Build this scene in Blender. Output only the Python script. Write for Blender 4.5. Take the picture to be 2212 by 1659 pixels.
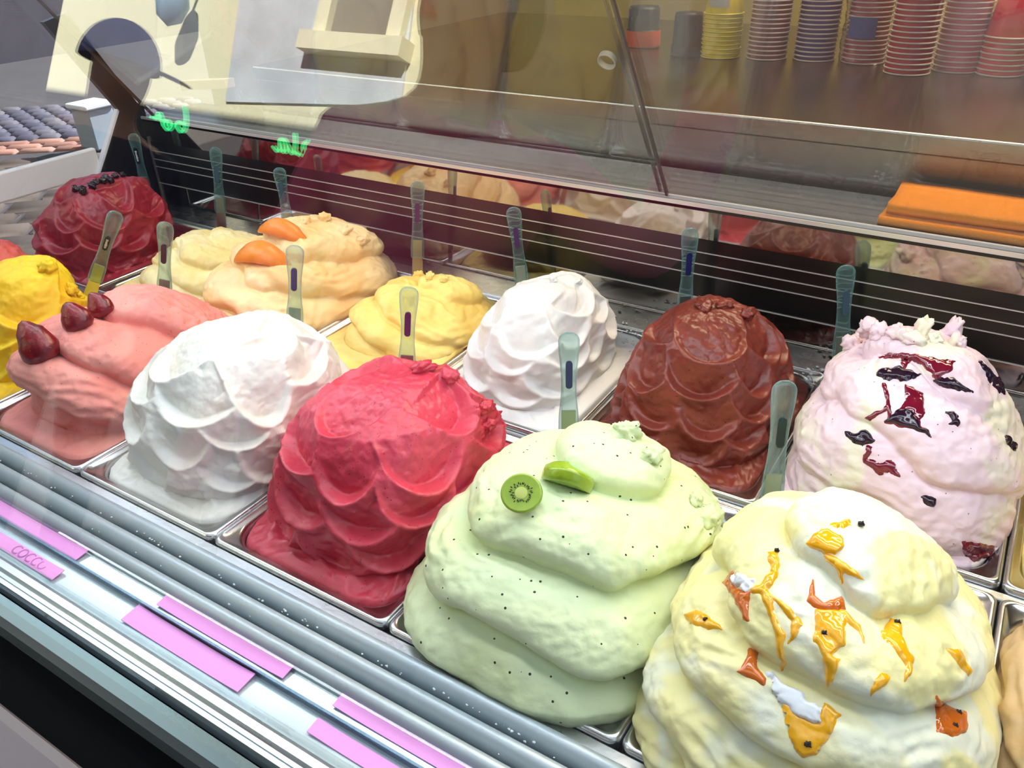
import bpy, bmesh, math, random
import numpy as np
from mathutils import Vector, Matrix, Euler

# ------------------------------------------------------------------ camera, world, lights, exposure
for o in list(bpy.data.objects):
    bpy.data.objects.remove(o, do_unlink=True)
S = bpy.context.scene
COL = S.collection
W, H = 2212, 1659
FPX = 1766.82
CAM_ROT = (1.03505845, 0.0254386, 0.56004549)
CAM_LOC = np.array([0.91690, -0.40159, 0.60484])
cam_d = bpy.data.cameras.new('camera')
cam = bpy.data.objects.new('camera', cam_d)
COL.objects.link(cam)
cam.location = CAM_LOC
cam.rotation_euler = CAM_ROT
cam_d.sensor_fit = 'HORIZONTAL'
cam_d.sensor_width = 36.0
cam_d.lens = 36.0 * FPX / W
cam_d.clip_start = 0.02
cam_d.clip_end = 200
S.camera = cam

world = bpy.data.worlds.new('world')
S.world = world
world.use_nodes = True
bgn = world.node_tree.nodes['Background']
bgn.inputs[0].default_value = (0.62, 0.78, 1.0, 1)
bgn.inputs[1].default_value = 1.7

def light(name, kind, loc, rot, energy, color, **kw):
    d = bpy.data.lights.new(name, kind)
    d.energy = energy
    d.color = color
    for k, v in kw.items():
        setattr(d, k, v)
    o = bpy.data.objects.new(name, d)
    COL.objects.link(o)
    o.location = loc
    o.rotation_euler = rot
    return o

sun = light('sun', 'SUN', (0, 6, 8), (0, 0, 0), 19.0, (1.0, 0.97, 0.90), angle=0.009)
sun.rotation_euler = Vector((-0.22, -0.74, -0.62)).to_track_quat('-Z', 'Y').to_euler()
# the shop's own ceiling lamp behind the counter
light('shop_ceiling_lamp', 'AREA', (0.9, 1.7, 1.75), (0, 0, 0), 60.0, (1.0, 0.80, 0.55), shape='RECTANGLE', size=1.6, size_y=0.5)

S.view_settings.view_transform = 'Standard'
S.view_settings.look = 'None'
S.view_settings.exposure = 0.0
S.view_settings.gamma = 1.0
S.view_settings.use_curve_mapping = False
cy = S.cycles
cy.max_bounces = 8
cy.diffuse_bounces = 3
cy.glossy_bounces = 4
cy.transmission_bounces = 6
cy.transparent_max_bounces = 24
cy.caustics_reflective = False
cy.caustics_refractive = False
cy.sample_clamp_indirect = 5.0
cy.use_denoising = True

# ------------------------------------------------------------------ projection helpers (pixel -> direction)
def rotm(rx, ry, rz):
    return np.array(Euler((rx, ry, rz), 'XYZ').to_matrix())
CR = rotm(*CAM_ROT)
def ray(x, y):
    d = CR @ np.array([(x - W / 2) / FPX, -(y - H / 2) / FPX, -1.0])
    return d / np.linalg.norm(d)
def on_plane(x, y, p0, n):
    d = ray(x, y)
    n = np.array(n, float)
    return CAM_LOC + d * (np.dot(np.array(p0, float) - CAM_LOC, n) / np.dot(d, n))
def on_z(x, y, z): return on_plane(x, y, (0, 0, z), (0, 0, 1))
def on_y(x, y, Y): return on_plane(x, y, (0, Y, 0), (0, 1, 0))
def on_x(x, y, X): return on_plane(x, y, (X, 0, 0), (1, 0, 0))
def project(P):
    q = (np.asarray(P, float) - CAM_LOC) @ CR
    return np.stack([W / 2 + FPX * q[..., 0] / -q[..., 2], H / 2 - FPX * q[..., 1] / -q[..., 2]], -1)

GT = math.radians(15.0)                       # lean of the front glass
GN = np.array([0, -math.cos(GT), math.sin(GT)])
GP = np.array([0, -0.160, 0.0])
def reflected(x, y):
    P = on_plane(x, y, GP, GN)
    d = ray(x, y)
    return P, d - 2 * (d @ GN) * GN
def refl_on_y(x, y, Y):
    P, r = reflected(x, y)
    return P + r * ((Y - P[1]) / r[1])
def refl_at(x, y, dist):
    P, r = reflected(x, y)
    return P + r * dist

# ------------------------------------------------------------------ numpy noise
_rs = np.random.RandomState(7)
_perm = np.concatenate([_rs.permutation(256)] * 3)
_grad = _rs.normal(size=(256, 3))
_grad /= np.linalg.norm(_grad, axis=1)[:, None]
def noise3(p):
    p = np.asarray(p, float)
    i = np.floor(p).astype(int)
    f = p - i
    u = f * f * f * (f * (f * 6 - 15) + 10)
    i &= 255
    out = 0
    for dx in (0, 1):
        for dy in (0, 1):
            for dz in (0, 1):
                h = _perm[_perm[_perm[(i[..., 0] + dx) & 255] + ((i[..., 1] + dy) & 255)] + ((i[..., 2] + dz) & 255)]
                g = _grad[h]
                dot = g[..., 0] * (f[..., 0] - dx) + g[..., 1] * (f[..., 1] - dy) + g[..., 2] * (f[..., 2] - dz)
                w = (u[..., 0] if dx else 1 - u[..., 0]) * (u[..., 1] if dy else 1 - u[..., 1]) * (u[..., 2] if dz else 1 - u[..., 2])
                out = out + w * dot
    return out * 1.6
def fbm(p, o=3):
    s = 0
    a = 1
    for k in range(o):
        s = s + a * noise3(np.asarray(p) * 2 ** k + 17.3 * k)
        a *= .5
    return s
def sstep(a, b, x):
    t = np.clip((x - a) / (b - a), 0, 1)
    return t * t * (3 - 2 * t)

# ------------------------------------------------------------------ materials
def lin(c):
    return tuple(((v / 255) / 12.92 if v / 255 <= .04045 else ((v / 255 + .055) / 1.055) ** 2.4) for v in c) + (1,)
def newmat(name):
    m = bpy.data.materials.new(name)
    m.use_nodes = True
    nt = m.node_tree
    return m, nt, nt.nodes['Principled BSDF']
def setin(b, **kw):
    for k, v in kw.items():
        k = k.replace('_', ' ')
        if k in b.inputs:
            b.inputs[k].default_value = v
def plain(name, rgb, rough=.5, metal=0.0, bump=0, bscale=40, var=0.0, vscale=6, spec=.5, coat=0, stretch=None, trans=0, ior=1.45, rvar=0):
    m, nt, b = newmat(name)
    c = lin(rgb)
    setin(b, Base_Color=c, Roughness=rough, Metallic=metal, Specular_IOR_Level=spec, Coat_Weight=coat, Transmission_Weight=trans, IOR=ior)
    if bump or var or rvar:
        tc = nt.nodes.new('ShaderNodeTexCoord')
        mp = nt.nodes.new('ShaderNodeMapping')
        nt.links.new(tc.outputs['Object'], mp.inputs[0])
        if stretch: mp.inputs['Scale'].default_value = stretch
    if var or rvar:
        n = nt.nodes.new('ShaderNodeTexNoise')
        n.inputs['Scale'].default_value = vscale
        n.inputs['Detail'].default_value = 4
        nt.links.new(mp.outputs[0], n.inputs['Vector'])
    if var:
        mx = nt.nodes.new('ShaderNodeMix')
        mx.data_type = 'RGBA'
        mx.inputs[6].default_value = tuple(x * (1 - var) for x in c[:3]) + (1,)
        mx.inputs[7].default_value = tuple(min(1, x * (1 + var)) for x in c[:3]) + (1,)
        nt.links.new(n.outputs['Fac'], mx.inputs[0])
        nt.links.new(mx.outputs[2], b.inputs['Base Color'])
    if rvar:
        mr = nt.nodes.new('ShaderNodeMapRange')
        mr.inputs[3].default_value = max(.02, rough - rvar)
        mr.inputs[4].default_value = rough + rvar
        nt.links.new(n.outputs['Fac'], mr.inputs[0])
        nt.links.new(mr.outputs[0], b.inputs['Roughness'])
    if bump:
        n2 = nt.nodes.new('ShaderNodeTexNoise')
        n2.inputs['Scale'].default_value = bscale
        n2.inputs['Detail'].default_value = 3
        nt.links.new(mp.outputs[0], n2.inputs['Vector'])
        bp = nt.nodes.new('ShaderNodeBump')
        bp.inputs['Strength'].default_value = bump
        bp.inputs['Distance'].default_value = .002
        nt.links.new(n2.outputs['Fac'], bp.inputs['Height'])
        nt.links.new(bp.outputs[0], b.inputs['Normal'])
    return m
def emit(name, rgb, strength):
    m, nt, b = newmat(name)
    setin(b, Base_Color=lin(rgb), Emission_Color=lin(rgb), Emission_Strength=strength, Roughness=.4)
    return m
def pane_mat(name, tint=(1, 1, 1), ior=1.5, rough=0.0, dirt=0.0):
    m = bpy.data.materials.new(name)
    m.use_nodes = True
    nt = m.node_tree
    nt.nodes.clear()
    out = nt.nodes.new('ShaderNodeOutputMaterial')
    tr = nt.nodes.new('ShaderNodeBsdfTransparent')
    tr.inputs[0].default_value = tuple(tint) + (1,)
    gl = nt.nodes.new('ShaderNodeBsdfGlossy')
    gl.inputs['Roughness'].default_value = rough
    geo = nt.nodes.new('ShaderNodeNewGeometry')
    mr = nt.nodes.new('ShaderNodeMapRange')
    mr.inputs[3].default_value = ior
    mr.inputs[4].default_value = 1 / ior
    nt.links.new(geo.outputs['Backfacing'], mr.inputs[0])
    fr = nt.nodes.new('ShaderNodeFresnel')
    nt.links.new(mr.outputs[0], fr.inputs['IOR'])
    mx = nt.nodes.new('ShaderNodeMixShader')
    nt.links.new(fr.outputs[0], mx.inputs[0])
    nt.links.new(tr.outputs[0], mx.inputs[1])
    nt.links.new(gl.outputs[0], mx.inputs[2])
    nt.links.new(mx.outputs[0], out.inputs[0])
    return m

def gelato_mat(name, rgb, rgb2=None, mixscale=9, mixlo=.45, mixhi=.6, speck=None, speck_scale=420, speck_size=.16, speck_gate=.75, rough=.5, sss=.0, bump=.25, spec=.4, icy=.0):
    m, nt, b = newmat(name)
    tc = nt.nodes.new('ShaderNodeTexCoord')
    n = nt.nodes.new('ShaderNodeTexNoise')
    n.inputs['Scale'].default_value = mixscale
    n.inputs['Detail'].default_value = 3
    n.inputs['Distortion'].default_value = .6
    nt.links.new(tc.outputs['Object'], n.inputs['Vector'])
    mr = nt.nodes.new('ShaderNodeMapRange')
    mr.interpolation_type = 'SMOOTHSTEP'
    mr.inputs[1].default_value = mixlo
    mr.inputs[2].default_value = mixhi
    nt.links.new(n.outputs['Fac'], mr.inputs[0])
    mx = nt.nodes.new('ShaderNodeMix')
    mx.data_type = 'RGBA'
    c = lin(rgb)
    mx.inputs[6].default_value = c
    mx.inputs[7].default_value = lin(rgb2) if rgb2 else tuple(x * .93 for x in c[:3]) + (1,)
    nt.links.new(mr.outputs[0], mx.inputs[0])
    last = mx.outputs[2]
    if speck:
        v = nt.nodes.new('ShaderNodeTexVoronoi')
        v.inputs['Scale'].default_value = speck_scale
        nt.links.new(tc.outputs['Object'], v.inputs['Vector'])
        lt = nt.nodes.new('ShaderNodeMath'); lt.operation = 'LESS_THAN'; lt.inputs[1].default_value = speck_size
        nt.links.new(v.outputs['Distance'], lt.inputs[0])
        sx = nt.nodes.new('ShaderNodeSeparateColor')
        nt.links.new(v.outputs['Color'], sx.inputs[0])
        gt = nt.nodes.new('ShaderNodeMath'); gt.operation = 'GREATER_THAN'; gt.inputs[1].default_value = speck_gate
        nt.links.new(sx.outputs[0], gt.inputs[0])
        mu = nt.nodes.new('ShaderNodeMath'); mu.operation = 'MULTIPLY'
        nt.links.new(lt.outputs[0], mu.inputs[0]); nt.links.new(gt.outputs[0], mu.inputs[1])
        m2 = nt.nodes.new('ShaderNodeMix'); m2.data_type = 'RGBA'
        nt.links.new(mu.outputs[0], m2.inputs[0])
        nt.links.new(last, m2.inputs[6])
        m2.inputs[7].default_value = lin(speck)
        last = m2.outputs[2]
    nt.links.new(last, b.inputs['Base Color'])
    n2 = nt.nodes.new('ShaderNodeTexNoise')
    n2.inputs['Scale'].default_value = 160
    n2.inputs['Detail'].default_value = 5
    nt.links.new(tc.outputs['Object'], n2.inputs['Vector'])
    bp = nt.nodes.new('ShaderNodeBump')
    bp.inputs['Strength'].default_value = bump
    bp.inputs['Distance'].default_value = .002
    nt.links.new(n2.outputs['Fac'], bp.inputs['Height'])
    nt.links.new(bp.outputs[0], b.inputs['Normal'])
    setin(b, Roughness=rough, Specular_IOR_Level=spec)
    if sss:
        setin(b, Subsurface_Weight=sss, Subsurface_Scale=.006)
        b.inputs['Subsurface Radius'].default_value = (1.0, .6, .4)
    return m

M = {}
M['steel'] = plain('brushed_steel', (188, 190, 192), .28, 1.0, rvar=.08, vscale=18, bump=.05, bscale=300)
M['pan_steel'] = plain('pan_steel', (196, 197, 198), .24, 1.0, rvar=.08, vscale=30)
M['mirror'] = plain('polished_steel', (178, 172, 165), .05, 1.0)
M['brushed'] = plain('counter_steel', (150, 146, 144), .20, 1.0, var=.12, vscale=20, stretch=(1, 20, 20), bump=.12, bscale=200)
M['ledge'] = plain('ledge_steel', (170, 168, 164), .22, 1.0, rvar=.06, vscale=14)
M['tube'] = plain('satin_vent_metal', (186, 198, 204), .42, .35, spec=.5)
M['black'] = plain('black_plastic', (9, 11, 14), .35)
M['blackgap'] = plain('black_rubber', (3, 3, 4), .8, spec=.1)
M['outer'] = plain('taupe_enamel', (128, 118, 116), .35, var=.05)
M['alu'] = plain('greenish_aluminium', (158, 176, 170), .25, .75)
M['glass_front'] = pane_mat('clear_front_glass', (.985, .995, .99), 1.87)
M['glass_rear'] = pane_mat('clear_door_glass', (.97, .985, .98))
M['glass_side'] = pane_mat('clear_side_glass', (.93, .95, .98))
M['acrylic'] = pane_mat('clear_acrylic_strip', (.97, .99, .99), 1.6)
M['strip'] = plain('pale_strip_backing', (222, 238, 240), .16, .35, var=.12, vscale=30)
M['white_trim'] = plain('white_trim', (226, 228, 232), .4)
M['dark'] = plain('dark_void', (20, 20, 24), .7)
M['pink_card'] = plain('pink_card', (254, 170, 244), .55)
M['ink'] = plain('faint_purple_ink', (196, 112, 190), .6)

# ------------------------------------------------------------------ object helpers
def link(o):
    COL.objects.link(o)
    return o
def mesh_obj(name, verts, faces, mat=None, parent=None, smooth=False, mats=None, midx=None):
    me = bpy.data.meshes.new(name)
    me.from_pydata([tuple(v) for v in verts], [], faces)
    for m in (mats or ([mat] if mat else [])):
        me.materials.append(m)
    if midx is not None:
        me.polygons.foreach_set('material_index', midx)
    if smooth:
        me.polygons.foreach_set('use_smooth', [True] * len(me.polygons))
    me.update()
    o = link(bpy.data.objects.new(name, me))
    if parent: o.parent = parent
    return o
def bm_obj(name, bm, mat=None, parent=None, smooth=False):
    me = bpy.data.meshes.new(name)
    bmesh.ops.recalc_face_normals(bm, faces=bm.faces)
    bm.to_mesh(me)
    bm.free()
    if mat: me.materials.append(mat)
    if smooth: me.polygons.foreach_set('use_smooth', [True] * len(me.polygons))
    o = link(bpy.data.objects.new(name, me))
    if parent: o.parent = parent
    return o
def np_mesh(name, V, F, mat, parent=None, smooth=True):
    """V (n,3); F (m,4) quads, fast"""
    me = bpy.data.meshes.new(name)
    V = np.ascontiguousarray(V, dtype=np.float32)
    F = np.ascontiguousarray(F, dtype=np.int32)
    me.vertices.add(len(V))
    me.vertices.foreach_set('co', V.ravel())
    k = F.shape[1]
    me.loops.add(F.size)
    me.loops.foreach_set('vertex_index', F.ravel())
    me.polygons.add(len(F))
    me.polygons.foreach_set('loop_start', np.arange(0, F.size, k, dtype=np.int32))
    me.polygons.foreach_set('loop_total', np.full(len(F), k, dtype=np.int32))
    me.update(calc_edges=True)
    me.validate()
    if smooth: me.polygons.foreach_set('use_smooth', np.ones(len(me.polygons), dtype=bool))
    me.materials.append(mat)
    o = link(bpy.data.objects.new(name, me))
    if parent: o.parent = parent
    return o
def empty(name, loc=(0, 0, 0), rot=(0, 0, 0)):
    o = bpy.data.objects.new(name, None)
    o.empty_display_size = .05
    o.location = loc
    o.rotation_euler = rot
    return link(o)
def tag(o, label=None, cat=None, group=None, kind=None):
    if label: o['label'] = label
    if cat: o['category'] = cat
    if group: o['group'] = group
    if kind: o['kind'] = kind
    return o
def add_box(bm, x0, x1, y0, y1, z0, z1, bev=0, seg=2):
    r = bmesh.ops.create_cube(bm, size=1)
    vs = r['verts']
    for v in vs:
        v.co = Vector(((x0 + x1) / 2 + v.co.x * (x1 - x0), (y0 + y1) / 2 + v.co.y * (y1 - y0), (z0 + z1) / 2 + v.co.z * (z1 - z0)))
    if bev:
        es = list({e for v in vs for e in v.link_edges})
        bmesh.ops.bevel(bm, geom=es, offset=bev, segments=seg, affect='EDGES', profile=.5)
def box(name, x0, x1, y0, y1, z0, z1, mat, parent=None, bev=0.0, smooth=False):
    bm = bmesh.new()
    add_box(bm, x0, x1, y0, y1, z0, z1, bev)
    return bm_obj(name, bm, mat, parent, smooth)
def prism_x(name, prof, x0, x1, mat, parent=None, smooth=False):
    """closed (y,z) profile extruded along X"""
    n = len(prof)
    v = [(x0, y, z) for y, z in prof] + [(x1, y, z) for y, z in prof]
    f = [(i, (i + 1) % n, n + (i + 1) % n, n + i) for i in range(n)] + [tuple(range(n))[::-1], tuple(range(n, 2 * n))]
    o = mesh_obj(name, v, f, mat, parent, smooth)
    bm = bmesh.new(); bm.from_mesh(o.data); bmesh.ops.recalc_face_normals(bm, faces=bm.faces); bm.to_mesh(o.data); bm.free()
    return o
def slab(name, pts, thick, mat, parent=None):
    """flat polygon (3-D points) given thickness along its normal"""
    p = [Vector(q) for q in pts]
    n = (p[1] - p[0]).cross(p[2] - p[0]).normalized() * thick / 2
    k = len(p)
    v = [q - n for q in p] + [q + n for q in p]
    f = [(i, (i + 1) % k, k + (i + 1) % k, k + i) for i in range(k)] + [tuple(range(k))[::-1], tuple(range(k, 2 * k))]
    o = mesh_obj(name, v, f, mat, parent)
    bm = bmesh.new(); bm.from_mesh(o.data); bmesh.ops.recalc_face_normals(bm, faces=bm.faces); bm.to_mesh(o.data); bm.free()
    return o
def tube_path(name, pts, r, mat, parent=None, seg=8):
    cu = bpy.data.curves.new(name, 'CURVE')
    cu.dimensions = '3D'
    sp = cu.splines.new('NURBS')
    sp.points.add(len(pts) - 1)
    for q, p in zip(sp.points, pts): q.co = (*p, 1)
    sp.use_endpoint_u = True
    sp.order_u = 3
    cu.bevel_depth = r
    cu.bevel_resolution = 2
    cu.use_fill_caps = True
    tmp = bpy.data.objects.new('tmp', cu)
    COL.objects.link(tmp)
    dg = bpy.context.evaluated_depsgraph_get()
    me = bpy.data.meshes.new_from_object(tmp.evaluated_get(dg))
    bpy.data.objects.remove(tmp, do_unlink=True)
    me.materials.clear(); me.materials.append(mat)
    me.polygons.foreach_set('use_smooth', [True] * len(me.polygons))
    o = link(bpy.data.objects.new(name, me))
    if parent: o.parent = parent
    return o
def text_mesh(name, body, size, mat, mtx, parent=None, extrude=.0004):
    cu = bpy.data.curves.new(name, 'FONT')
    cu.body = body
    cu.size = size
    cu.extrude = extrude
    cu.align_x = 'CENTER'; cu.align_y = 'CENTER'
    tmp = bpy.data.objects.new('tmp', cu)
    COL.objects.link(tmp)
    dg = bpy.context.evaluated_depsgraph_get()
    me = bpy.data.meshes.new_from_object(tmp.evaluated_get(dg))
    bpy.data.objects.remove(tmp, do_unlink=True)
    me.materials.clear(); me.materials.append(mat)
    o = link(bpy.data.objects.new(name, me))
    o.matrix_world = mtx
    if parent: o.parent = parent
    return o
def lathe(name, prof, mat, parent=None, n=32, loc=(0, 0, 0), mats=None, midx=None):
    """prof list of (r,z); open or closed at r=0"""
    v = []; f = []
    for r, z in prof:
        for k in range(n):
            a = 2 * math.pi * k / n
            v.append((loc[0] + r * math.cos(a), loc[1] + r * math.sin(a), loc[2] + z))
    mi = []
    for i in range(len(prof) - 1):
        for k in range(n):
            k2 = (k + 1) % n
            f.append((i * n + k, i * n + k2, (i + 1) * n + k2, (i + 1) * n + k))
            mi.append(midx[i] if midx else 0)
    return mesh_obj(name, v, f, mat, parent, True, mats, mi if midx else None)
def copy_tree(o, parent=None):
    c = o.copy()
    COL.objects.link(c)
    c.parent = parent
    for ch in o.children: copy_tree(ch, c)
    return c

# ================================================================== SETTING
FLOOR = -0.90
floor = box('floor', -14, 6, -7, 9, FLOOR - .1, FLOOR, plain('street_ground', (62, 58, 60), .8, var=.25, vscale=3, bump=.4, bscale=30))
tag(floor, kind='structure')
ceil = box('ceiling', -0.95, 3.2, -0.30, 3.0, 1.95, 2.05, plain('shop_ceiling', (170, 160, 140), .8))
tag(ceil, kind='structure')
wall_back = box('wall_back', -0.95, 3.2, 2.9, 3.0, FLOOR, 1.95, plain('ochre_plaster', (172, 158, 96), .8, var=.12, vscale=3, bump=.2))
tag(wall_back, kind='structure')
wall_right = box('wall_right', 3.2, 3.3, -0.30, 3.0, FLOOR, 1.95, plain('shop_wall', (150, 140, 110), .8))
tag(wall_right, kind='structure')
wall_left = box('wall_left', -1.05, -0.95, 1.15, 3.0, FLOOR, 1.95, plain('shop_side_wall', (120, 116, 112), .8))
tag(wall_left, kind='structure')
wall_front_sunblock = box('wall_front_sunblock', -15.0, 6.0, -0.42, -0.30, 1.6, 5.6, plain('sunblock_wall_plaster', (150, 140, 128), .85))  # unseen upper wall, stretched past the shop and raised to shade the facade's foot
tag(wall_front_sunblock, kind='structure')

# ================================================================== DISPLAY CASE
X0, X1 = -0.79, 1.55
case = empty('display_case', (0.38, .3, FLOOR))
tag(case, 'steel gelato display case with black slatted rear vent and sloping front glass', 'display case')
def cpart(o):
    o.parent = case
    o.matrix_parent_inverse = Matrix.Translation((-0.38, -.3, -FLOOR))
    return o
# deck around and under the pans
cpart(box('deck', X0, X1, -0.012, .742, -.150, -.128, M['steel']))
cpart(box('row_bar', X0, X1, .3455, .3590, -.128, -.006, M['steel'], bev=.002))
cpart(box('rear_sill', X0, X1, .706, .742, -.128, -.003, M['steel'], bev=.002))
cpart(box('front_sill', X0, X1, -.012, -.001, -.128, -.004, M['steel'], bev=.001))
# three rounded vent bars
for yc in (-.0225, -.0470, -.0705):
    prof = []
    for k in range(17):
        a = math.pi * (1.08 - 1.16 * k / 16)
        prof.append((yc - .0098 * math.cos(a) * -1, .0165 * math.sin(a) - .009))
    prof += [(yc - .008, -.03), (yc + .008, -.03)] if prof[-1][0] < yc else [(yc + .008, -.03), (yc - .008, -.03)]
    cpart(prism_x('vent_bar', prof, X0, X1, M['tube'], smooth=False))
for o in [c for c in case.children if c.name.startswith('vent_bar')]:
    for p in o.data.polygons: p.use_smooth = len(p.vertices) == 4
cpart(box('vent_trough', X0, X1, -.083, -.012, -.05, -.022, plain('shadow_teal_trough', (12, 30, 34), .6)))  # near-black teal stands for the shadow between the bars
# tag strips
cpart(box('strip_bed', X0, X1, -.158, -.083, -.030, -.0035, M['strip']))
for ya, yb in ((-.0985, -.0840), (-.1295, -.1030)):
    cpart(box('strip_edge', X0, X1, yb, yb + .0025, -.0035, .006, M['acrylic']))
    cpart(box('strip_edge', X0, X1, ya - .0040, ya - .0015, -.0035, .007, M['acrylic']))
cpart(box('strip_divider', X0, X1, -.1030, -.1006, -.0035, .004, plain('blue_grey_divider', (110, 128, 146), .2, .8)))
# bottom profile of the glass
cpart(prism_x('glass_rail', [(-.134, -.004), (-.140, .003), (-.147, .003), (-.149, -.002), (-.153, -.002), (-.153, -.03), (-.134, -.03)], X0, X1, M['steel']))
cpart(prism_x('outer_rail', [(-.167, -.004), (-.170, .004), (-.178, .006), (-.187, .004), (-.192, -.004), (-.192, -.03), (-.167, -.03)], X0, X1, M['alu']))
cpart(box('gasket', X0, X1, -.238, -.150, -.06, -.024, M['blackgap']))
cpart(prism_x('front_panel', [(-.236, -.028), (-.241, -.018), (-.250, -.016), (-.275, -.022), (-.300, -.10), (-.300, FLOOR), (-.236, FLOOR)], X0, X1, M['outer']))
cpart(box('cabinet_back', X0, X1, .760, .775, FLOOR, .19, M['black']))
cpart(box('cabinet_end', X0, X0 + .02, -.236, .76, FLOOR, -.13, M['outer']))
# rear panel: polished strip, black slatted vent, polished strip
YB = .740
cpart(box('lower_mirror_strip', X0, X1, YB, YB + .01, -.004, .0600, M['mirror']))
cpart(box('upper_mirror_strip', X0, X1, YB, YB + .01, .1555, .2060, M['mirror']))
cpart(box('vent_back', X0, X1, YB + .012, YB + .02, .055, .160, M['black']))
lin_edge = plain('bright_slat_edge', (225, 222, 220), .3, .6)
for z, hh in ((.0605, .0016), (.0985, .0013), (.1155, .0013), (.1345, .0013)):
    cpart(box('vent_slat_edge', X0 + .014, X1, YB - .0025, YB - .0005, z - hh / 2, z + hh / 2, lin_edge))
for za, zb in ((.0613, .0978), (.0992, .1148), (.1162, .1338), (.1352, .1550)):
    s = cpart(prism_x('vent_slat', [(YB - .001, za), (YB + .012, za + (zb - za) * .75), (YB + .012, zb), (YB - .001, zb)] if False else [(YB, za), (YB + .011, za), (YB + .011, zb), (YB + .002, zb)], X0 + .014, X1, plain('black_slat', (10, 10, 11), .22) if 'black_slat' not in bpy.data.materials else bpy.data.materials['black_slat']))
cpart(box('vent_end_trim', X0 + .010, X0 + .014, YB - .004, YB, .0, .165, plain('dull_trim', (120, 112, 108), .4, .5)))
# ledge behind the panel
cpart(box('ledge', X0, X1, YB, .905, .198, .2065, M['ledge']))
cpart(box('ledge_lip', X0, X1, YB - .0022, YB + .0012, .2035, .2090, lin_edge))
cpart(box('door_track', X0 + .03, X1, .752, .758, .2065, .2110, plain('track_plastic', (190, 186, 184), .3)))
# left end: black cheek with pale edge, black post, white rail, side glass
XL = -.792
chk = slab('side_cheek', [(XL, .548, .03), (XL, .700, .236), (XL, .752, .236), (XL, .752, -.05), (XL, .548, -.05)], .012, M['black'])
cpart(chk)
cpart(slab('cheek_edge', [(XL - .004, .5405, .022), (XL - .004, .6915, .236), (XL - .004, .6975, .236), (XL - .004, .5465, .022)], .014, M['white_trim']))
cpart(slab('side_post', [(XL, .702, .212), (XL, .752, .212), (XL, .632, .432), (XL, .580, .420)], .014, M['black']))
cpart(box('side_rail', XL - .02, XL - .004, -.12, .62, .108, .166, M['white_trim'], bev=.004))
cpart(slab('side_pane', [(XL - .012, -.150, -.01), (XL - .012, .70, -.01), (XL - .012, .70, .235), (XL - .012, .44, .62), (XL - .012, .0, .62)], .005, M['glass_side']))
# front glass: one sheet of coated glass
for off in (0.0,):
    zt = .64
    y0 = GP[1] + off
    yt = y0 + zt * math.tan(GT)
    cpart(slab('front_pane', [(X0, y0 - .0, -.004), (X1, y0, -.004), (X1, yt, zt), (X0, yt, zt)], .004, M['glass_front']))
cpart(slab('top_pane', [(X0, .03, .655), (X1, .03, .655), (X1, .44, .655), (X0, .44, .655)], .006, M['glass_rear']))
# light strips under the top pane
def case_lamp(y, z, strength, label):
    lamp = empty('case_lamp', (0.38, y, z))
    tag(lamp, label, 'lamp', 'light strips of the case')
    box('lamp_housing', X0 + .02 - .38, X1 - .02 - .38, -.032, .032, -.006, .004, M['white_trim'], lamp)
    box('lamp_diffuser', X0 + .03 - .38, X1 - .03 - .38, -.026, .026, -.012, -.0065, emit('lamp_glow', (238, 246, 255), strength), lamp)
case_lamp(.26, .645, 18.0, 'slim white light strip fixed under the middle of the top pane')
case_lamp(.065, .645, 11.5, 'slim white light strip along the upper edge of the front glass')

# rear sliding glass doors, leaning forward
def door(xa, xb, off, label):
    d = empty('sliding_glass_door', ((xa + xb) / 2, .752 + off, .211))
    k = .73
    zt = .37
    pts = [((xa - xb) / 2, 0, 0), ((xb - xa) / 2, 0, 0), ((xb - xa) / 2, -k * zt, zt), ((xa - xb) / 2, -k * zt, zt)]
    slab('door_pane', pts, .005, M['glass_rear'], d)
    for s in (-1, 1):
        xe = s * (xb - xa) / 2
        slab('door_edge', [(xe - .0015, 0, 0), (xe + .0015, 0, 0), (xe + .0015, -k * zt, zt), (xe - .0015, -k * zt, zt)], .006, plain('smoky_glass_edge', (70, 62, 58), .2), d)
    tag(d, label, 'door', 'rear sliding doors of the case')
    return d
d1 = door(X0 + .03, .461, 0, 'leaning clear rear door with round finger hole beside the black side post')
d2 = door(.445, X1, .012, 'leaning clear rear door in front of the stacked paper cups')
q = on_plane(1312, 130, (0, .752, .211), (0, 1, .73))
bm = bmesh.new()
mt = Matrix.Translation(Vector(q) - d1.location) @ Vector((0, -1, -.73)).to_track_quat('Z', 'Y').to_matrix().to_4x4()
for r0, r1 in ((.0112, .0124),):
    n = 28
    vs = []
    for zz in (-.004, .004):
        for rr in (r0, r1):
            vs.append([bm.verts.new(mt @ Vector((rr * math.cos(2 * math.pi * k / n), rr * math.sin(2 * math.pi * k / n), zz))) for k in range(n)])
    for a, b in ((0, 1), (1, 3), (3, 2), (2, 0)):
        for k in range(n):
            bm.faces.new((vs[a][k], vs[a][(k + 1) % n], vs[b][(k + 1) % n], vs[b][k]))
bm_obj('finger_hole_ring', bm, plain('grey_ring', (150, 146, 130), .45), d1)

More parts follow.
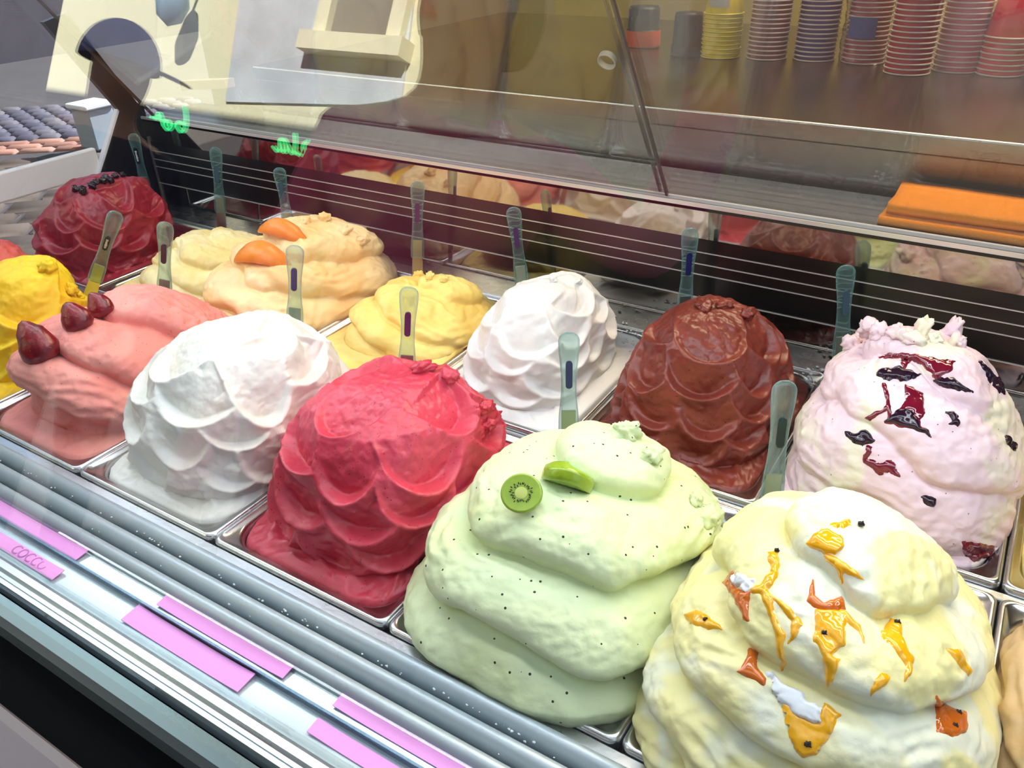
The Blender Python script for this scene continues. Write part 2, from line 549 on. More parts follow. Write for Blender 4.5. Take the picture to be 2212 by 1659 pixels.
# ================================================================== PANS
PW, PL, R2 = .25, .345, .3594
def rrect(hx, hy, r, n=8):
    pts = []
    for cx, cy_, a0 in ((hx - r, hy - r, 0), (-hx + r, hy - r, 90), (-hx + r, -hy + r, 180), (hx - r, -hy + r, 270)):
        for k in range(n + 1):
            a = math.radians(a0 + 90 * k / n)
            pts.append((cx + r * math.cos(a), cy_ + r * math.sin(a)))
    return pts
def make_pan_mesh():
    hx, hy = PW / 2 - .0006, PL / 2 - .0003
    loops = [(0, -.012, .010), (0, -.002, .010), (.0015, .0008, .010), (.004, .0018, .010), (.0062, .0006, .011), (.0075, -.0014, .012), (.0115, -.0022, .030), (.0140, -.005, .034), (.0155, -.020, .036), (.024, -.112, .040), (.034, -.118, .036)]
    v = []; f = []
    for ins, z, r in loops:
        v += [(x, y, z) for x, y in rrect(hx - ins, hy - ins, r)]
    n = len(rrect(1, 1, .1))
    for i in range(len(loops) - 1):
        for k in range(n):
            f.append((i * n + k, i * n + (k + 1) % n, (i + 1) * n + (k + 1) % n, (i + 1) * n + k))
    f.append(tuple(range((len(loops) - 1) * n, len(loops) * n)))
    me = bpy.data.meshes.new('gelato_pan')
    me.from_pydata(v, [], f)
    me.polygons.foreach_set('use_smooth', [True] * len(me.polygons))
    me.materials.append(M['pan_steel'])
    return me
pan_mesh = make_pan_mesh()
FL = {}
def pan(col, row, what):
    o = link(bpy.data.objects.new('gelato_pan', pan_mesh))
    o.location = ((col + .5) * PW, row * R2 + PL / 2, 0)
    tag(o, 'rectangular steel pan holding the ' + what, 'pan', 'steel gelato pans')

# ================================================================== GELATO MOUNDS
class Mound: pass
def grid_normals(P):
    du = np.roll(P, -1, 1) - np.roll(P, 1, 1)
    dv = np.empty_like(P)
    dv[1:-1] = P[2:] - P[:-2]
    dv[0] = P[1] - P[0]
    dv[-1] = P[-1] - P[-2]
    n = np.cross(du, dv)
    l = np.linalg.norm(n, axis=-1, keepdims=True)
    n = n / np.maximum(l, 1e-12)
    n[-1] = (0, 0, 1)
    return n
def mound(name, col, row, prm, mat, label, group, nu=300, nv=130, style='scale', seed=0, skirt=True, skirt_z=-.006, scale=(.034, .040), depth=.012, lip=.004,
          fold=(0, 0, 1), period=.06, amp=.014, phase=0.0, warp=.35, skew=.35, rough=.0016, tear=None, lumps=(), flat=.0, smooth=2, rowh=.036, twist=0):
    Hh, tx, ty, e1, e2, sx, sy, ox, oy = prm
    cx = (col + .5) * PW
    cyy = row * R2 + PL / 2
    rs = np.random.RandomState(seed + 11)
    th = np.linspace(0, 2 * np.pi, nu, endpoint=False)
    ns = 14 if skirt else 0
    ph = np.linspace(0.0, np.pi / 2, nv) ** 1.0
    w = np.cos(ph) ** e1
    w[-1] = 0
    zf = np.sin(ph) ** e2
    # redistribute rows so that they are evenly spaced along the profile
    arc = np.concatenate([[0], np.cumsum(np.hypot(np.diff(w) * .5 * (sx + sy), np.diff(zf) * Hh))])
    tgt = np.linspace(0, arc[-1], nv)
    w = np.interp(tgt, arc, w); zf = np.interp(tgt, arc, zf)
    arclen = arc[-1]
    def sup(n_):
        c, s = np.cos(th), np.sin(th)
        return np.sign(c) * np.abs(c) ** (2 / n_), np.sign(s) * np.abs(s) ** (2 / n_)
    P = np.zeros((nv + ns, nu, 3))
    bx, by = PW / 2 - .0135, PL / 2 - .0135
    for i in range(nv):
        nn = 2.9 - .7 * i / nv
        ux, uy = sup(nn)
        P[ns + i, :, 0] = cx + ox + tx * zf[i] + sx * w[i] * ux
        P[ns + i, :, 1] = cyy + oy + ty * zf[i] + sy * w[i] * uy
        P[ns + i, :, 2] = Hh * zf[i]
    ux, uy = sup(7.0)
    base = P[ns].copy() if ns else None
    for i in range(ns):
        t = i / ns
        e = t ** .8
        P[i, :, 0] = (cx + bx * ux) * (1 - e) + base[:, 0] * e
        P[i, :, 1] = (cyy + by * uy) * (1 - e) + base[:, 1] * e
        P[i, :, 2] = skirt_z * (1 - t) + 0.0 * t
    if ns:  # keep overhanging domes: the skirt only goes outwards below the dome
        P[0, :, 2] = skirt_z - .006
    N = grid_normals(P)
    D = np.zeros(P.shape[:2])
    if style == 'scale':
        a, b = scale
        d = np.zeros(P.shape[:2])
        rows_s = np.arange(rowh * .35, arclen - rowh * .4, rowh)
        order = []
        for ri, s in enumerate(rows_s):
            i = ns + int(np.clip(round(s / arclen * (nv - 1)), 0, nv - 2))
            ring = P[i]
            per = np.linalg.norm(np.roll(ring, -1, 0) - ring, axis=1)
            cum = np.concatenate([[0], np.cumsum(per)])
            n_ = max(3, int(round(cum[-1] / (1.72 * a))))
            for k in range(n_):
                sarc = ((k + .5 * (ri % 2) + rs.uniform(-.22, .22) + twist * ri) % n_) / n_ * cum[-1]
                j = int(np.searchsorted(cum, sarc)) % nu
                ii = int(np.clip(i + rs.randint(-5, 6) * nv / 130, ns, ns + nv - 2))
                order.append((ii, j, rs.uniform(.82, 1.22), rs.uniform(.82, 1.2), rs.uniform(.6, 1.2)))
        for ii, j, fa, fb, fd in order:
            c = P[ii, j]; n_ = N[ii, j]
            ev = P[min(ii + 2, len(P) - 1), j] - P[ii - 2, j]
            ev -= ev.dot(n_) * n_; ev /= np.linalg.norm(ev) + 1e-9
            eu = np.cross(ev, n_)
            rel = P - c
            du = rel @ eu / (a * fa); dv = rel @ ev / (b * fb); dn = rel @ n_
            q = np.where(dv < 0, np.hypot(du, dv), np.hypot(du, np.maximum(dv - .15, 0) * .55))
            ins = (q < 1.0) & (np.abs(dn) < .9 * a) & (dv < 1.5) & (np.einsum('ijk,k->ij', N, n_) > .1)
            t = np.clip((.30 - dv) / 1.30, 0, 1)
            pr = lip - (depth * fd + lip) * t ** .85 * (1 - .45 * np.clip(du, -1, 1) ** 2)
            edge = sstep(.84, 1.0, q) * (1 - sstep(.1, .7, dv))
            pr = pr * (1 - edge) + lip * 1.15 * edge
            blend = 1 - sstep(.95, 1.5, dv)
            d = np.where(ins, d * (1 - blend) + pr * blend, d)
            # raised berm just below the pressed hollow
            out_ = (q >= 1.0) & (q < 1.6) & (np.abs(dn) < .9 * a) & (dv < .25) & (np.einsum('ijk,k->ij', N, n_) > .1)
            berm = lip * 1.15 - (depth + lip) * ((q - 1) / .60) - .03 * sstep(-.35, .25, dv)
            d = np.where(out_, np.maximum(d, berm), d)
        D += d + depth * .25
    if style == 'fold':
        k = np.array(fold, float)
        wz = np.stack([fbm(P * 9 + seed * 3.1 + 40 * m, 2) for m in range(1)], -1)[..., 0]
        wz2 = fbm(P * 22 + seed * 5.3, 2)
        hcoord = P @ k / period + phase + warp * wz + warp * .25 * wz2
        f = hcoord - np.floor(hcoord)
        idx = np.floor(hcoord)
        pil = (f ** skew) * ((1 - f) ** .85)
        pk = skew / (skew + .85)
        pil /= (pk ** skew) * ((1 - pk) ** .85)
        am = .75 + .5 * (np.sin(idx * 12.9898 + seed) * 43758.5453 % 1)
        D += amp * (pil * am - .55)
    # broad lumps and fine roughness
    D += .004 * fbm(P * 16 + seed * 1.7, 2) + rough * fbm(P * 90 + seed, 3)
    if style == 'fold':   # spatula drags and torn creases
        st = P @ np.array(fold, float) / .013 + 1.4 * fbm(P * 14 + seed * 2.2, 2)
        D += .0011 * np.sin(st * 2 * np.pi) * sstep(-.1, .5, fbm(P * 11 + seed * 7.7, 2))
        D += .0045 * (1 - np.abs(fbm(P * 24 + seed * 4.1, 3)) - .7) * sstep(-.2, .4, noise3(P * 8 + seed * 9.1))
    if tear is not None:
        for (tcx, tcy, tr, ta) in tear:
            px = project(P)
            m_ = 1 - sstep(tr * .55, tr, np.hypot(px[..., 0] - tcx, px[..., 1] - tcy))
            rgh = np.abs(fbm(P * 130 + seed, 3)) - .35 + .8 * np.abs(fbm(P * 60 + 3 + seed, 2))
            D += m_ * ta * rgh
    fade = np.ones(P.shape[0])
    if ns:
        fade[:ns] = np.linspace(0, .55, ns) ** 1.2
        fade[ns:ns + 10] = np.linspace(.6, 1, 10)
    fade[-6:] = np.linspace(1, .45, 6)
    D *= fade[:, None]
    if ns:
        sk = np.zeros(P.shape[0]); sk[2:ns] = 1
        D[:ns] += (.0050 * np.abs(fbm(P[:ns] * 48 + seed * 2, 3)))
        D[0] = 0
    for _ in range(smooth):
        D[1:-1] = .5 * D[1:-1] + .125 * (D[2:] + D[:-2] + np.roll(D[1:-1], 1, 1) + np.roll(D[1:-1], -1, 1))
    D[-1] = D[-2].mean()
    Q = P + N * D[..., None]
    Q[-1] = Q[-1].mean(0)
    Q[1:, :, 2] = np.maximum(Q[1:, :, 2], -.008)
    V = Q.reshape(-1, 3)
    nr = Q.shape[0]
    i, j = np.meshgrid(np.arange(nr - 1), np.arange(nu), indexing='ij')
    j2 = (j + 1) % nu
    F = np.stack([i * nu + j, i * nu + j2, (i + 1) * nu + j2, (i + 1) * nu + j], -1).reshape(-1, 4)
    mo = Mound()
    mo.Q = Q; mo.N = grid_normals(Q); mo.px = project(Q); mo.nu = nu
    view = Q - CAM_LOC
    mo.vis = np.einsum('ijk,ijk->ij', mo.N, view) < 0
    mo.dist = np.linalg.norm(view, axis=-1)
    Vs = [V]; Fs = [F]; off = len(V)
    for (lx, ly, rpx, el, sd) in lumps:
        c, n_ = pick(mo, lx, ly)
        rr = rpx * np.linalg.norm(c - CAM_LOC) / FPX
        lv, lf = lump(rr, el, sd)
        q_ = Vector(n_).to_track_quat('Z', 'Y').to_matrix()
        lv = lv @ np.array(q_).T + c + n_ * rr * .25
        Vs.append(lv); Fs.append(lf + off); off += len(lv)
    V = np.concatenate(Vs); F = np.concatenate(Fs)
    o = np_mesh(name, V, F, mat)
    tag(o, label, 'gelato', group)
    mo.obj = o
    return mo
def lump(r, el, sd, n=26, m=16):
    th = np.linspace(0, 2 * np.pi, n, endpoint=False)
    ph = np.linspace(-np.pi / 2, np.pi / 2, m)
    T, Pp = np.meshgrid(th, ph)
    p = np.stack([np.cos(Pp) * np.cos(T), np.cos(Pp) * np.sin(T) * .75, np.sin(Pp) * el], -1)
    rad = 1 + .55 * fbm(p * 1.7 + sd * 3.3, 3) + .25 * np.abs(fbm(p * 4 + sd, 2))
    v = (p * rad[..., None] * r).reshape(-1, 3)
    i, j = np.meshgrid(np.arange(m - 1), np.arange(n), indexing='ij')
    j2 = (j + 1) % n
    return v, np.stack([i * n + j, i * n + j2, (i + 1) * n + j2, (i + 1) * n + j], -1).reshape(-1, 4)
def pick(mo, x, y):
    """surface point of a mound seen at a pixel"""
    e = np.hypot(mo.px[..., 0] - x, mo.px[..., 1] - y) + np.where(mo.vis, 0, 500) + (mo.dist - mo.dist.min()) * 30
    k = np.unravel_index(np.argmin(e), e.shape)
    return mo.Q[k].copy(), mo.N[k].copy()
def pip(px, poly):
    """signed distance in pixels, positive inside"""
    poly = np.array(poly, float)
    x, y = px[..., 0], px[..., 1]
    ins = np.zeros(x.shape, bool)
    dmin = np.full(x.shape, 1e9)
    for a, b in zip(poly, np.roll(poly, -1, 0)):
        c = (a[1] > y) != (b[1] > y)
        xi = (b[0] - a[0]) * (y - a[1]) / (b[1] - a[1] + 1e-12) + a[0]
        ins ^= c & (x < xi)
        ab = b - a
        t = np.clip(((x - a[0]) * ab[0] + (y - a[1]) * ab[1]) / (ab @ ab + 1e-9), 0, 1)
        dmin = np.minimum(dmin, np.hypot(x - a[0] - t * ab[0], y - a[1] - t * ab[1]))
    return np.where(ins, dmin, -dmin)
def sauce(mo, poly, mat, name='sauce_drip', thick=.0022, feather=7.0, label=None, rag=1.0):
    sd = pip(mo.px + rag * 4.0 * np.stack([fbm(mo.Q * 130, 2), fbm(mo.Q * 130 + 9, 2)], -1), poly)
    keep = (sd > -6.0) & mo.vis
    nr, nu = keep.shape
    i, j = np.meshgrid(np.arange(nr - 1), np.arange(nu), indexing='ij')
    j2 = (j + 1) % nu
    fk = keep[i, j] & keep[i, j2] & keep[i + 1, j2] & keep[i + 1, j]
    F = np.stack([i * nu + j, i * nu + j2, (i + 1) * nu + j2, (i + 1) * nu + j], -1)[fk]
    if not len(F): return None
    off = -.0010 + (thick + .0010) * sstep(-6.0, feather, sd)
    V = (mo.Q + mo.N * off[..., None]).reshape(-1, 3)
    lab = np.arange(len(V))
    while True:
        mn = lab[F].min(1)
        new = lab.copy()
        for q in range(4): np.minimum.at(new, F[:, q], mn)
        new = new[new]
        if (new == lab).all(): break
        lab = new
    fl_ = lab[F[:, 0]]
    for g in np.unique(fl_):
        Fg = F[fl_ == g]
        if len(Fg) < 25: continue
        u, inv = np.unique(Fg, return_inverse=True)
        o = np_mesh(name, V[u], inv.reshape(Fg.shape), mat, mo.obj)
        if label: o['label'] = label

G = {}
G['red'] = gelato_mat('raspberry_gelato', (214, 68, 86), (198, 52, 72), speck=(110, 10, 24), speck_scale=330, speck_size=.22, speck_gate=.86, rough=.38, spec=.5, bump=.35, sss=.0)
G['white'] = gelato_mat('milk_gelato', (240, 240, 232), (234, 230, 218), rough=.42, sss=.0, bump=.3)
G['pink'] = gelato_mat('strawberry_gelato', (240, 158, 146), (232, 140, 130), speck=(170, 66, 60), speck_scale=260, speck_size=.17, speck_gate=.88, rough=.5, sss=.0)
G['yellow'] = gelato_mat('lemon_yellow_gelato', (244, 206, 30), (240, 192, 24), rough=.5)
G['salmon'] = gelato_mat('salmon_gelato', (214, 96, 84), (196, 74, 68), rough=.5, bump=.5)
G['darkred'] = gelato_mat('dark_berry_gelato', (152, 34, 50), (132, 26, 42), speck=(80, 6, 18), speck_scale=300, speck_size=.2, speck_gate=.85, rough=.38, spec=.5, bump=.35)
G['cream'] = gelato_mat('cream_gelato', (246, 230, 178), (240, 218, 150), rough=.5)
G['peach'] = gelato_mat('peach_gelato', (248, 222, 168), (244, 206, 142), rough=.5)
G['ly'] = gelato_mat('pale_yellow_gelato', (246, 222, 130), (240, 208, 108), rough=.5)
G['coco'] = gelato_mat('coconut_gelato', (240, 237, 234), (236, 228, 224), rough=.4, sss=.0, bump=.2)
G['choc'] = gelato_mat('red_brown_chocolate_gelato', (128, 50, 36), (112, 40, 29), speck=(50, 10, 8), speck_scale=260, speck_size=.22, speck_gate=.84, rough=.36, spec=.5, bump=.35)
G['blue'] = gelato_mat('blueberry_ripple_gelato', (240, 212, 222), (242, 234, 212), mixscale=11, mixlo=.46, mixhi=.62, speck=(120, 60, 90), speck_scale=200, speck_size=.14, speck_gate=.93, rough=.45, sss=.0)
G['green'] = gelato_mat('kiwi_gelato', (224, 236, 188), (222, 232, 166), mixlo=.4, mixhi=.75, speck=(30, 44, 16), speck_scale=120, speck_size=.15, speck_gate=.74, rough=.5, sss=.0)
G['passion'] = gelato_mat('passion_fruit_gelato', (244, 234, 168), (238, 238, 214), mixscale=12, mixlo=.46, mixhi=.6, rough=.45, sss=.0)
G['tan'] = gelato_mat('hazelnut_gelato', (216, 186, 140), (202, 170, 122), rough=.5)
G['right'] = gelato_mat('pale_custard_gelato', (240, 220, 140), (236, 206, 120), rough=.5)

FIT = {
 'red': [0.1433, 0.0055, -0.0017, 0.6049, 0.8632, 0.1118, 0.1312, 0.0011, -0.0005],
 'white': [0.147, 0.0045, 0.0022, 0.7617, 0.8205, 0.1141, 0.1362, -0.0004, -0.0006],
 'pink': [0.1265, -0.0058, -0.0293, 0.8501, 0.7891, 0.1081, 0.1447, -0.0007, 0.0236],
 'yellow': [0.1341, 0.0099, 0.0359, 0.7118, 0.9349, 0.0975, 0.0900, -0.0022, -0.0205],
 'salmon': [0.1045, 0.0178, 0.0642, 1.0369, 1.105, 0.0969, 0.09, 0.0022, 0.0217],
 'darkred': [0.1479, 0.0143, 0.0242, 0.664, 0.7304, 0.0994, 0.1193, -0.0066, -0.0545],
 'cream': [0.073, 0.0091, 0.0194, 0.9465, 1.0753, 0.0996, 0.1141, 0.0022, -0.0137],
 'peach': [0.1335, -0.0012, -0.0004, 1.077, 1.0908, 0.1164, 0.1869, 0.0038, -0.011],
 'ly': [0.0747, -0.004, -0.0027, 1.0121, 1.1332, 0.1022, 0.1248, 0.0083, 0.0087],
 'coco': [0.1287, 0.0086, 0.0103, 0.8057, 1.0313, 0.0894, 0.1231, -0.0027, -0.0125],
 'choc': [0.1433, -0.0066, 0.0008, 0.8429, 1.0054, 0.1004, 0.1272, 0.0017, -0.006],
 'blue': [0.1677, -0.0124, -0.0005, 0.9346, 0.9292, 0.121, 0.1374, 0.005, -0.0233],
 'green': [0.1473, -0.0023, 0.0129, 0.9147, 1.1607, 0.1342, 0.1584, 0.0017, -0.0203],
 'passion': [0.1827, -0.0146, 0.0109, 1.1879, 1.2267, 0.131, 0.1587, 0.0016, -0.0357],
 'tan': [0.0713, -0.0126, -0.0048, 0.8149, 0.8777, 0.1115, 0.1299, -0.006, 0.0395],
 'right': [0.05, 0, 0, 0.8, 0.9, 0.105, 0.14, 0, 0],
}
gG = 'gelato mounds in the case'
MO = {}
MO['red'] = mound('gelato_mound', 1, 0, FIT['red'], G['red'], 'raspberry red gelato mound pressed into scallop scales beside the green mound', gG, nu=420, nv=200, seed=1, depth=.019, lip=.005, rowh=.040, scale=(.041, .050), tear=[(1050, 900, 60, .006), (560, 1220, 70, .003)], lumps=[(915, 800, 26, .5, 1), (970, 815, 22, .6, 2), (1045, 880, 18, .7, 3), (1055, 915, 14, .9, 4)])
MO['white'] = mound('gelato_mound', 0, 0, FIT['white'], G['white'], 'white gelato mound with large scallops between the pink and red mounds', gG, nu=400, nv=190, seed=2, depth=.018, lip=.005, rowh=.042, scale=(.045, .052))
MO['pink'] = mound('gelato_mound', -1, 0, FIT['pink'], G['pink'], 'strawberry pink gelato mound in soft waves topped with strawberry pieces', gG, nu=380, nv=170, style='fold', seed=3, fold=(.10, .55, .75), period=.066, amp=.024, phase=.35, warp=.14, skew=.42, tear=[(460, 690, 60, .004)])
MO['yellow'] = mound('gelato_mound', -2, 0, FIT['yellow'], G['yellow'], 'bright yellow gelato mound with smooth scoop marks', gG, nu=260, nv=120, seed=4, depth=.016, lip=.004, rowh=.040, scale=(.045, .048), lumps=[(104, 580, 17, .8, 5), (150, 625, 14, .6, 6), (170, 640, 10, .6, 7)])
MO['salmon'] = mound('gelato_mound', -3, 0, FIT['salmon'], G['salmon'], 'rough salmon red gelato mound beside the bright yellow one', gG, nu=200, nv=90, style='fold', seed=5, fold=(.3, .4, .8), period=.03, amp=.008, rough=.003)
MO['darkred'] = mound('gelato_mound', -3, 1, FIT['darkred'], G['darkred'], 'dark berry red gelato mound topped with small black berries', gG, nu=300, nv=140, seed=6, depth=.018, lip=.005, rowh=.040, scale=(.042, .050))
MO['cream'] = mound('gelato_mound', -2, 1, FIT['cream'], G['cream'], 'low pale cream gelato mound next to the peach mound', gG, nu=240, nv=100, style='fold', seed=7, fold=(.2, .4, .9), period=.042, amp=.012, warp=.4)
MO['peach'] = mound('gelato_mound', -1, 1, FIT['peach'], G['peach'], 'peach coloured gelato mound in smooth waves topped with orange fruit slices', gG, nu=340, nv=150, style='fold', seed=8, fold=(.25, .30, .95), period=.058, amp=.018, warp=.35, skew=.45, lumps=[(700, 475, 14, .8, 8), (745, 500, 13, .8, 9), (782, 520, 14, .7, 10), (660, 480, 12, .7, 11)])
MO['ly'] = mound('gelato_mound', 0, 1, FIT['ly'], G['ly'], 'low pale yellow gelato mound between the peach and white mounds', gG, nu=260, nv=110, style='fold', seed=9, fold=(.3, .35, .9), period=.050, amp=.013, warp=.4, lumps=[(905, 596, 11, .9, 12), (930, 600, 12, .7, 13), (960, 605, 9, .8, 14)])
MO['coco'] = mound('gelato_mound', 1, 1, FIT['coco'], G['coco'], 'tall snow white gelato mound beside the red brown mound', gG, nu=320, nv=150, seed=10, depth=.014, lip=.005, rowh=.036, scale=(.036, .042), smooth=6, lumps=[(1195, 606, 9, .9, 15), (1250, 610, 8, .9, 16)])
MO['choc'] = mound('gelato_mound', 2, 1, FIT['choc'], G['choc'], 'red brown chocolate gelato mound covered in scallop scales', gG, nu=340, nv=160, seed=12, depth=.016, lip=.005, rowh=.036, scale=(.036, .044), lumps=[(1520, 662, 22, .4, 17), (1565, 662, 16, .5, 18), (1612, 680, 16, .8, 19)])
MO['blue'] = mound('gelato_mound', 3, 1, FIT['blue'], G['blue'], 'lilac and cream gelato mound streaked with dark blueberry sauce', gG, nu=400, nv=190, style='fold', seed=13, fold=(.30, .25, .9), period=.075, amp=.013, warp=.35, skew=.45, tear=[(1900, 720, 60, .006)],
                    lumps=[(1850, 722, 24, .6, 20), (1882, 712, 24, .9, 21), (1908, 722, 20, .9, 22), (1940, 728, 22, .8, 23), (1972, 736, 20, .6, 24), (1990, 716, 15, 1.6, 25), (2018, 734, 16, .6, 26), (2050, 722, 18, 1.5, 27), (2066, 742, 17, .9, 28), (1842, 748, 22, .6, 29)])
MO['green'] = mound('gelato_mound', 2, 0, FIT['green'], G['green'], 'pale green kiwi gelato mound folded in thick layers with black seeds', gG, nu=440, nv=220, style='fold', seed=14, fold=(.10, .22, 1.0), period=.062, amp=.026, phase=.15, warp=.16, skew=.34, rough=.0012, tear=[(1530, 1130, 60, .007), (1350, 930, 50, .006)],
                     lumps=[(1348, 938, 30, .9, 30), (1405, 985, 26, .6, 31), (1335, 930, 16, .8, 34), (1530, 1120, 26, .5, 32), (1500, 1080, 18, .5, 33)])
MO['passion'] = mound('gelato_mound', 3, 0, FIT['passion'], G['passion'], 'pale yellow gelato mound dripping with orange passion fruit sauce', gG, nu=460, nv=240, style='fold', seed=15, fold=(.22, .25, .95), period=.056, amp=.018, phase=.3, warp=.35, skew=.40, rough=.0014)
MO['tan'] = mound('gelato_mound', 4, 0, FIT['tan'], G['tan'], 'tan hazelnut gelato mound in the pan next to the passion fruit mound', gG, nu=240, nv=110, style='fold', seed=16, fold=(.6, .2, .7), period=.03, amp=.007)
MO['right'] = mound('gelato_mound', 4, 1, FIT['right'], G['right'], 'low custard yellow gelato mound in the pan beside the lilac mound', gG, nu=200, nv=80, style='fold', seed=17, fold=(.4, .1, .8), period=.03, amp=.007)
for c_, r_, w_ in ((-3, 0, 'salmon red gelato'), (-2, 0, 'bright yellow gelato'), (-1, 0, 'strawberry pink gelato'), (0, 0, 'scalloped white gelato'), (1, 0, 'raspberry red gelato'), (2, 0, 'green kiwi gelato'), (3, 0, 'passion fruit gelato'), (4, 0, 'tan hazelnut gelato'),
                   (-3, 1, 'dark berry red gelato'), (-2, 1, 'pale cream gelato'), (-1, 1, 'peach gelato with orange slices'), (0, 1, 'low pale yellow gelato'), (1, 1, 'tall snow white gelato'), (2, 1, 'red brown chocolate gelato'), (3, 1, 'lilac blueberry gelato'), (4, 1, 'custard yellow gelato')):
    pan(c_, r_, w_)

# ------------------------------------------------------------------ sauces
M['orange_sauce'] = plain('passion_fruit_sauce', (255, 178, 6), .12, spec=.6, coat=.5, var=.12, vscale=40)
M['amber_sauce'] = plain('amber_sauce', (212, 104, 12), .1, spec=.6, coat=.5, var=.2, vscale=40)
M['wine_sauce'] = plain('wine_sauce', (116, 10, 40), .1, spec=.6, coat=.6, var=.2, vscale=50)
M['blue_sauce'] = plain('blueberry_sauce', (36, 8, 34), .16, spec=.5, coat=.2)
M['foam'] = plain('white_foam', (238, 240, 244), .5)
M['seed'] = plain('black_seed', (34, 20, 8), .2)
def cr(pts, ox, oy, s=.3376): return [(ox + x * s, oy + y * s) for x, y in pts]
pa = lambda pts: cr(pts, 1470, 1099)
bl = lambda pts: cr(pts, 1470, 540)
O_, A_, Wn, Bs = M['orange_sauce'], M['amber_sauce'], M['wine_sauce'], M['blue_sauce']
for m_, pts in [(O_, [(805, 225), (900, 125), (950, 130), (1050, 200), (1045, 240), (990, 290), (920, 285)]), (O_, [(960, 100), (1085, 55), (1085, 115), (1000, 120)]),
    (O_, [(920, 290), (1000, 310), (1100, 380), (1170, 460), (1120, 440), (1050, 410), (1030, 480), (1010, 400), (950, 340)]),
    (A_, [(270, 470), (330, 400), (360, 520), (450, 530), (430, 600), (435, 720), (400, 700), (350, 580)]),
    (O_, [(560, 270), (620, 275), (635, 360), (610, 440), (560, 520), (700, 640), (780, 740), (720, 830), (690, 860), (720, 720), (650, 640), (590, 560), (600, 680), (660, 800), (665, 1000), (650, 1060), (635, 960), (600, 780), (550, 640), (510, 540), (460, 545), (440, 510), (520, 470), (580, 400)]),
    (O_, [(860, 640), (1060, 650), (1150, 740), (1172, 870), (1140, 790), (1060, 720), (1050, 800), (1060, 870), (960, 930), (1020, 960), (980, 1080), (935, 1150), (930, 1020), (880, 880), (845, 840), (870, 740)]),
    (A_, [(810, 590), (850, 460), (860, 550), (920, 600), (1030, 560), (1060, 640), (940, 650), (850, 625)]),
    (O_, [(1290, 790), (1350, 700), (1410, 730), (1420, 820), (1500, 960), (1480, 1050), (1430, 1110), (1440, 1000), (1380, 900), (1310, 850)]),
    (O_, [(1215, 1200), (1240, 1100), (1290, 1050), (1340, 1080), (1320, 1120), (1260, 1160)]),
    (A_, [(355, 1040), (420, 985), (440, 890), (490, 930), (490, 1020), (550, 1090), (540, 1130), (450, 1080)]),
    (O_, [(650, 1250), (720, 1240), (760, 1330), (880, 1380), (920, 1240), (1030, 1320), (990, 1350), (980, 1430), (860, 1580), (780, 1600), (720, 1520), (670, 1380)]),
    (A_, [(1630, 1200), (1720, 1270), (1830, 1300), (1830, 1430), (1740, 1460), (1640, 1420)]),
    (O_, [(20, 680), (100, 650), (200, 700), (270, 780), (190, 770), (60, 730)]),
    (O_, [(1700, 890), (1780, 900), (1860, 1040), (1840, 1070), (1770, 980)])]:
    sauce(MO['passion'], pa(pts), m_, label='glossy orange passion fruit sauce' if m_ is O_ else 'darker amber sauce')
for pts in ([(310, 430), (470, 440), (440, 520), (340, 500)], [(540, 1040), (640, 1080), (740, 1170), (910, 1280), (890, 1390), (760, 1350), (640, 1200)]):
    sauce(MO['passion'], pa(pts), M['foam'], 'white_foam', thick=.0032, rag=3, label='ragged white foam')
for x, y, r in ((920, 800, .0022), (820, 1500, .0028), (1770, 1310, .0022), (1750, 1390, .0022), (165, 710, .0022), (1385, 740, .0024), (1150, 105, .0026), (610, 275, .002)):
    c, n_ = pick(MO['passion'], *pa([(x, y)])[0])
    v, f = lump(r, .8, 3, 12, 8)
    o = np_mesh('passion_fruit_seed', v + c + n_ * .0018, f, M['seed'], MO['passion'].obj)
for m_, pts in [(Wn, [(1270, 690), (1360, 660), (1500, 670), (1600, 690), (1750, 710), (1740, 760), (1640, 830), (1590, 760), (1480, 700), (1430, 760), (1410, 690), (1300, 685)]),
    (Bs, [(1255, 790), (1300, 755), (1400, 750), (1530, 800), (1440, 830), (1300, 820)]), (Bs, [(1620, 830), (1740, 820), (1870, 910), (1740, 885), (1660, 865)]),
    (Wn, [(1440, 860), (1480, 880), (1550, 930), (1560, 1040), (1520, 1100), (1610, 1195), (1500, 1140), (1400, 1130), (1300, 1100), (1390, 1040), (1440, 980)]),
    (Bs, [(1310, 1095), (1400, 1030), (1450, 1010), (1500, 1050), (1520, 1110), (1600, 1190), (1480, 1135), (1390, 1120)]),
    (Wn, [(1297, 850), (1312, 850), (1342, 1000), (1352, 1100), (1328, 1100), (1322, 1000)]), (Bs, [(1060, 1170), (1110, 1185), (1190, 1150), (1240, 1220), (1160, 1250), (1110, 1230)]),
    (Wn, [(1200, 1250), (1222, 1260), (1192, 1340), (1280, 1370), (1350, 1335), (1405, 1450), (1340, 1420), (1270, 1440), (1220, 1390), (1168, 1350)]),
    (Bs, [(1920, 720), (1990, 780), (2060, 860), (2070, 920), (2030, 890), (1960, 800)]), (Bs, [(2080, 1190), (2140, 1240), (2150, 1290), (2100, 1250)]),
    (Bs, [(1545, 1580), (1630, 1590), (1620, 1640), (1580, 1630)]), (Wn, [(1180, 1078), (1330, 998), (1332, 1012), (1200, 1092)]),
    (Wn, [(1800, 1870), (1900, 1880), (2010, 1900), (1990, 1960), (1880, 1990), (1820, 1950)]),
    (Bs, [(1700, 1040), (1740, 1040), (1785, 1090), (1770, 1125), (1720, 1110), (1745, 1095), (1740, 1070)])]:
    sauce(MO['blue'], bl(pts), m_, label='wine red berry sauce' if m_ is Wn else 'nearly black blueberry sauce', thick=.002 if m_ is Wn else .0034, feather=5)

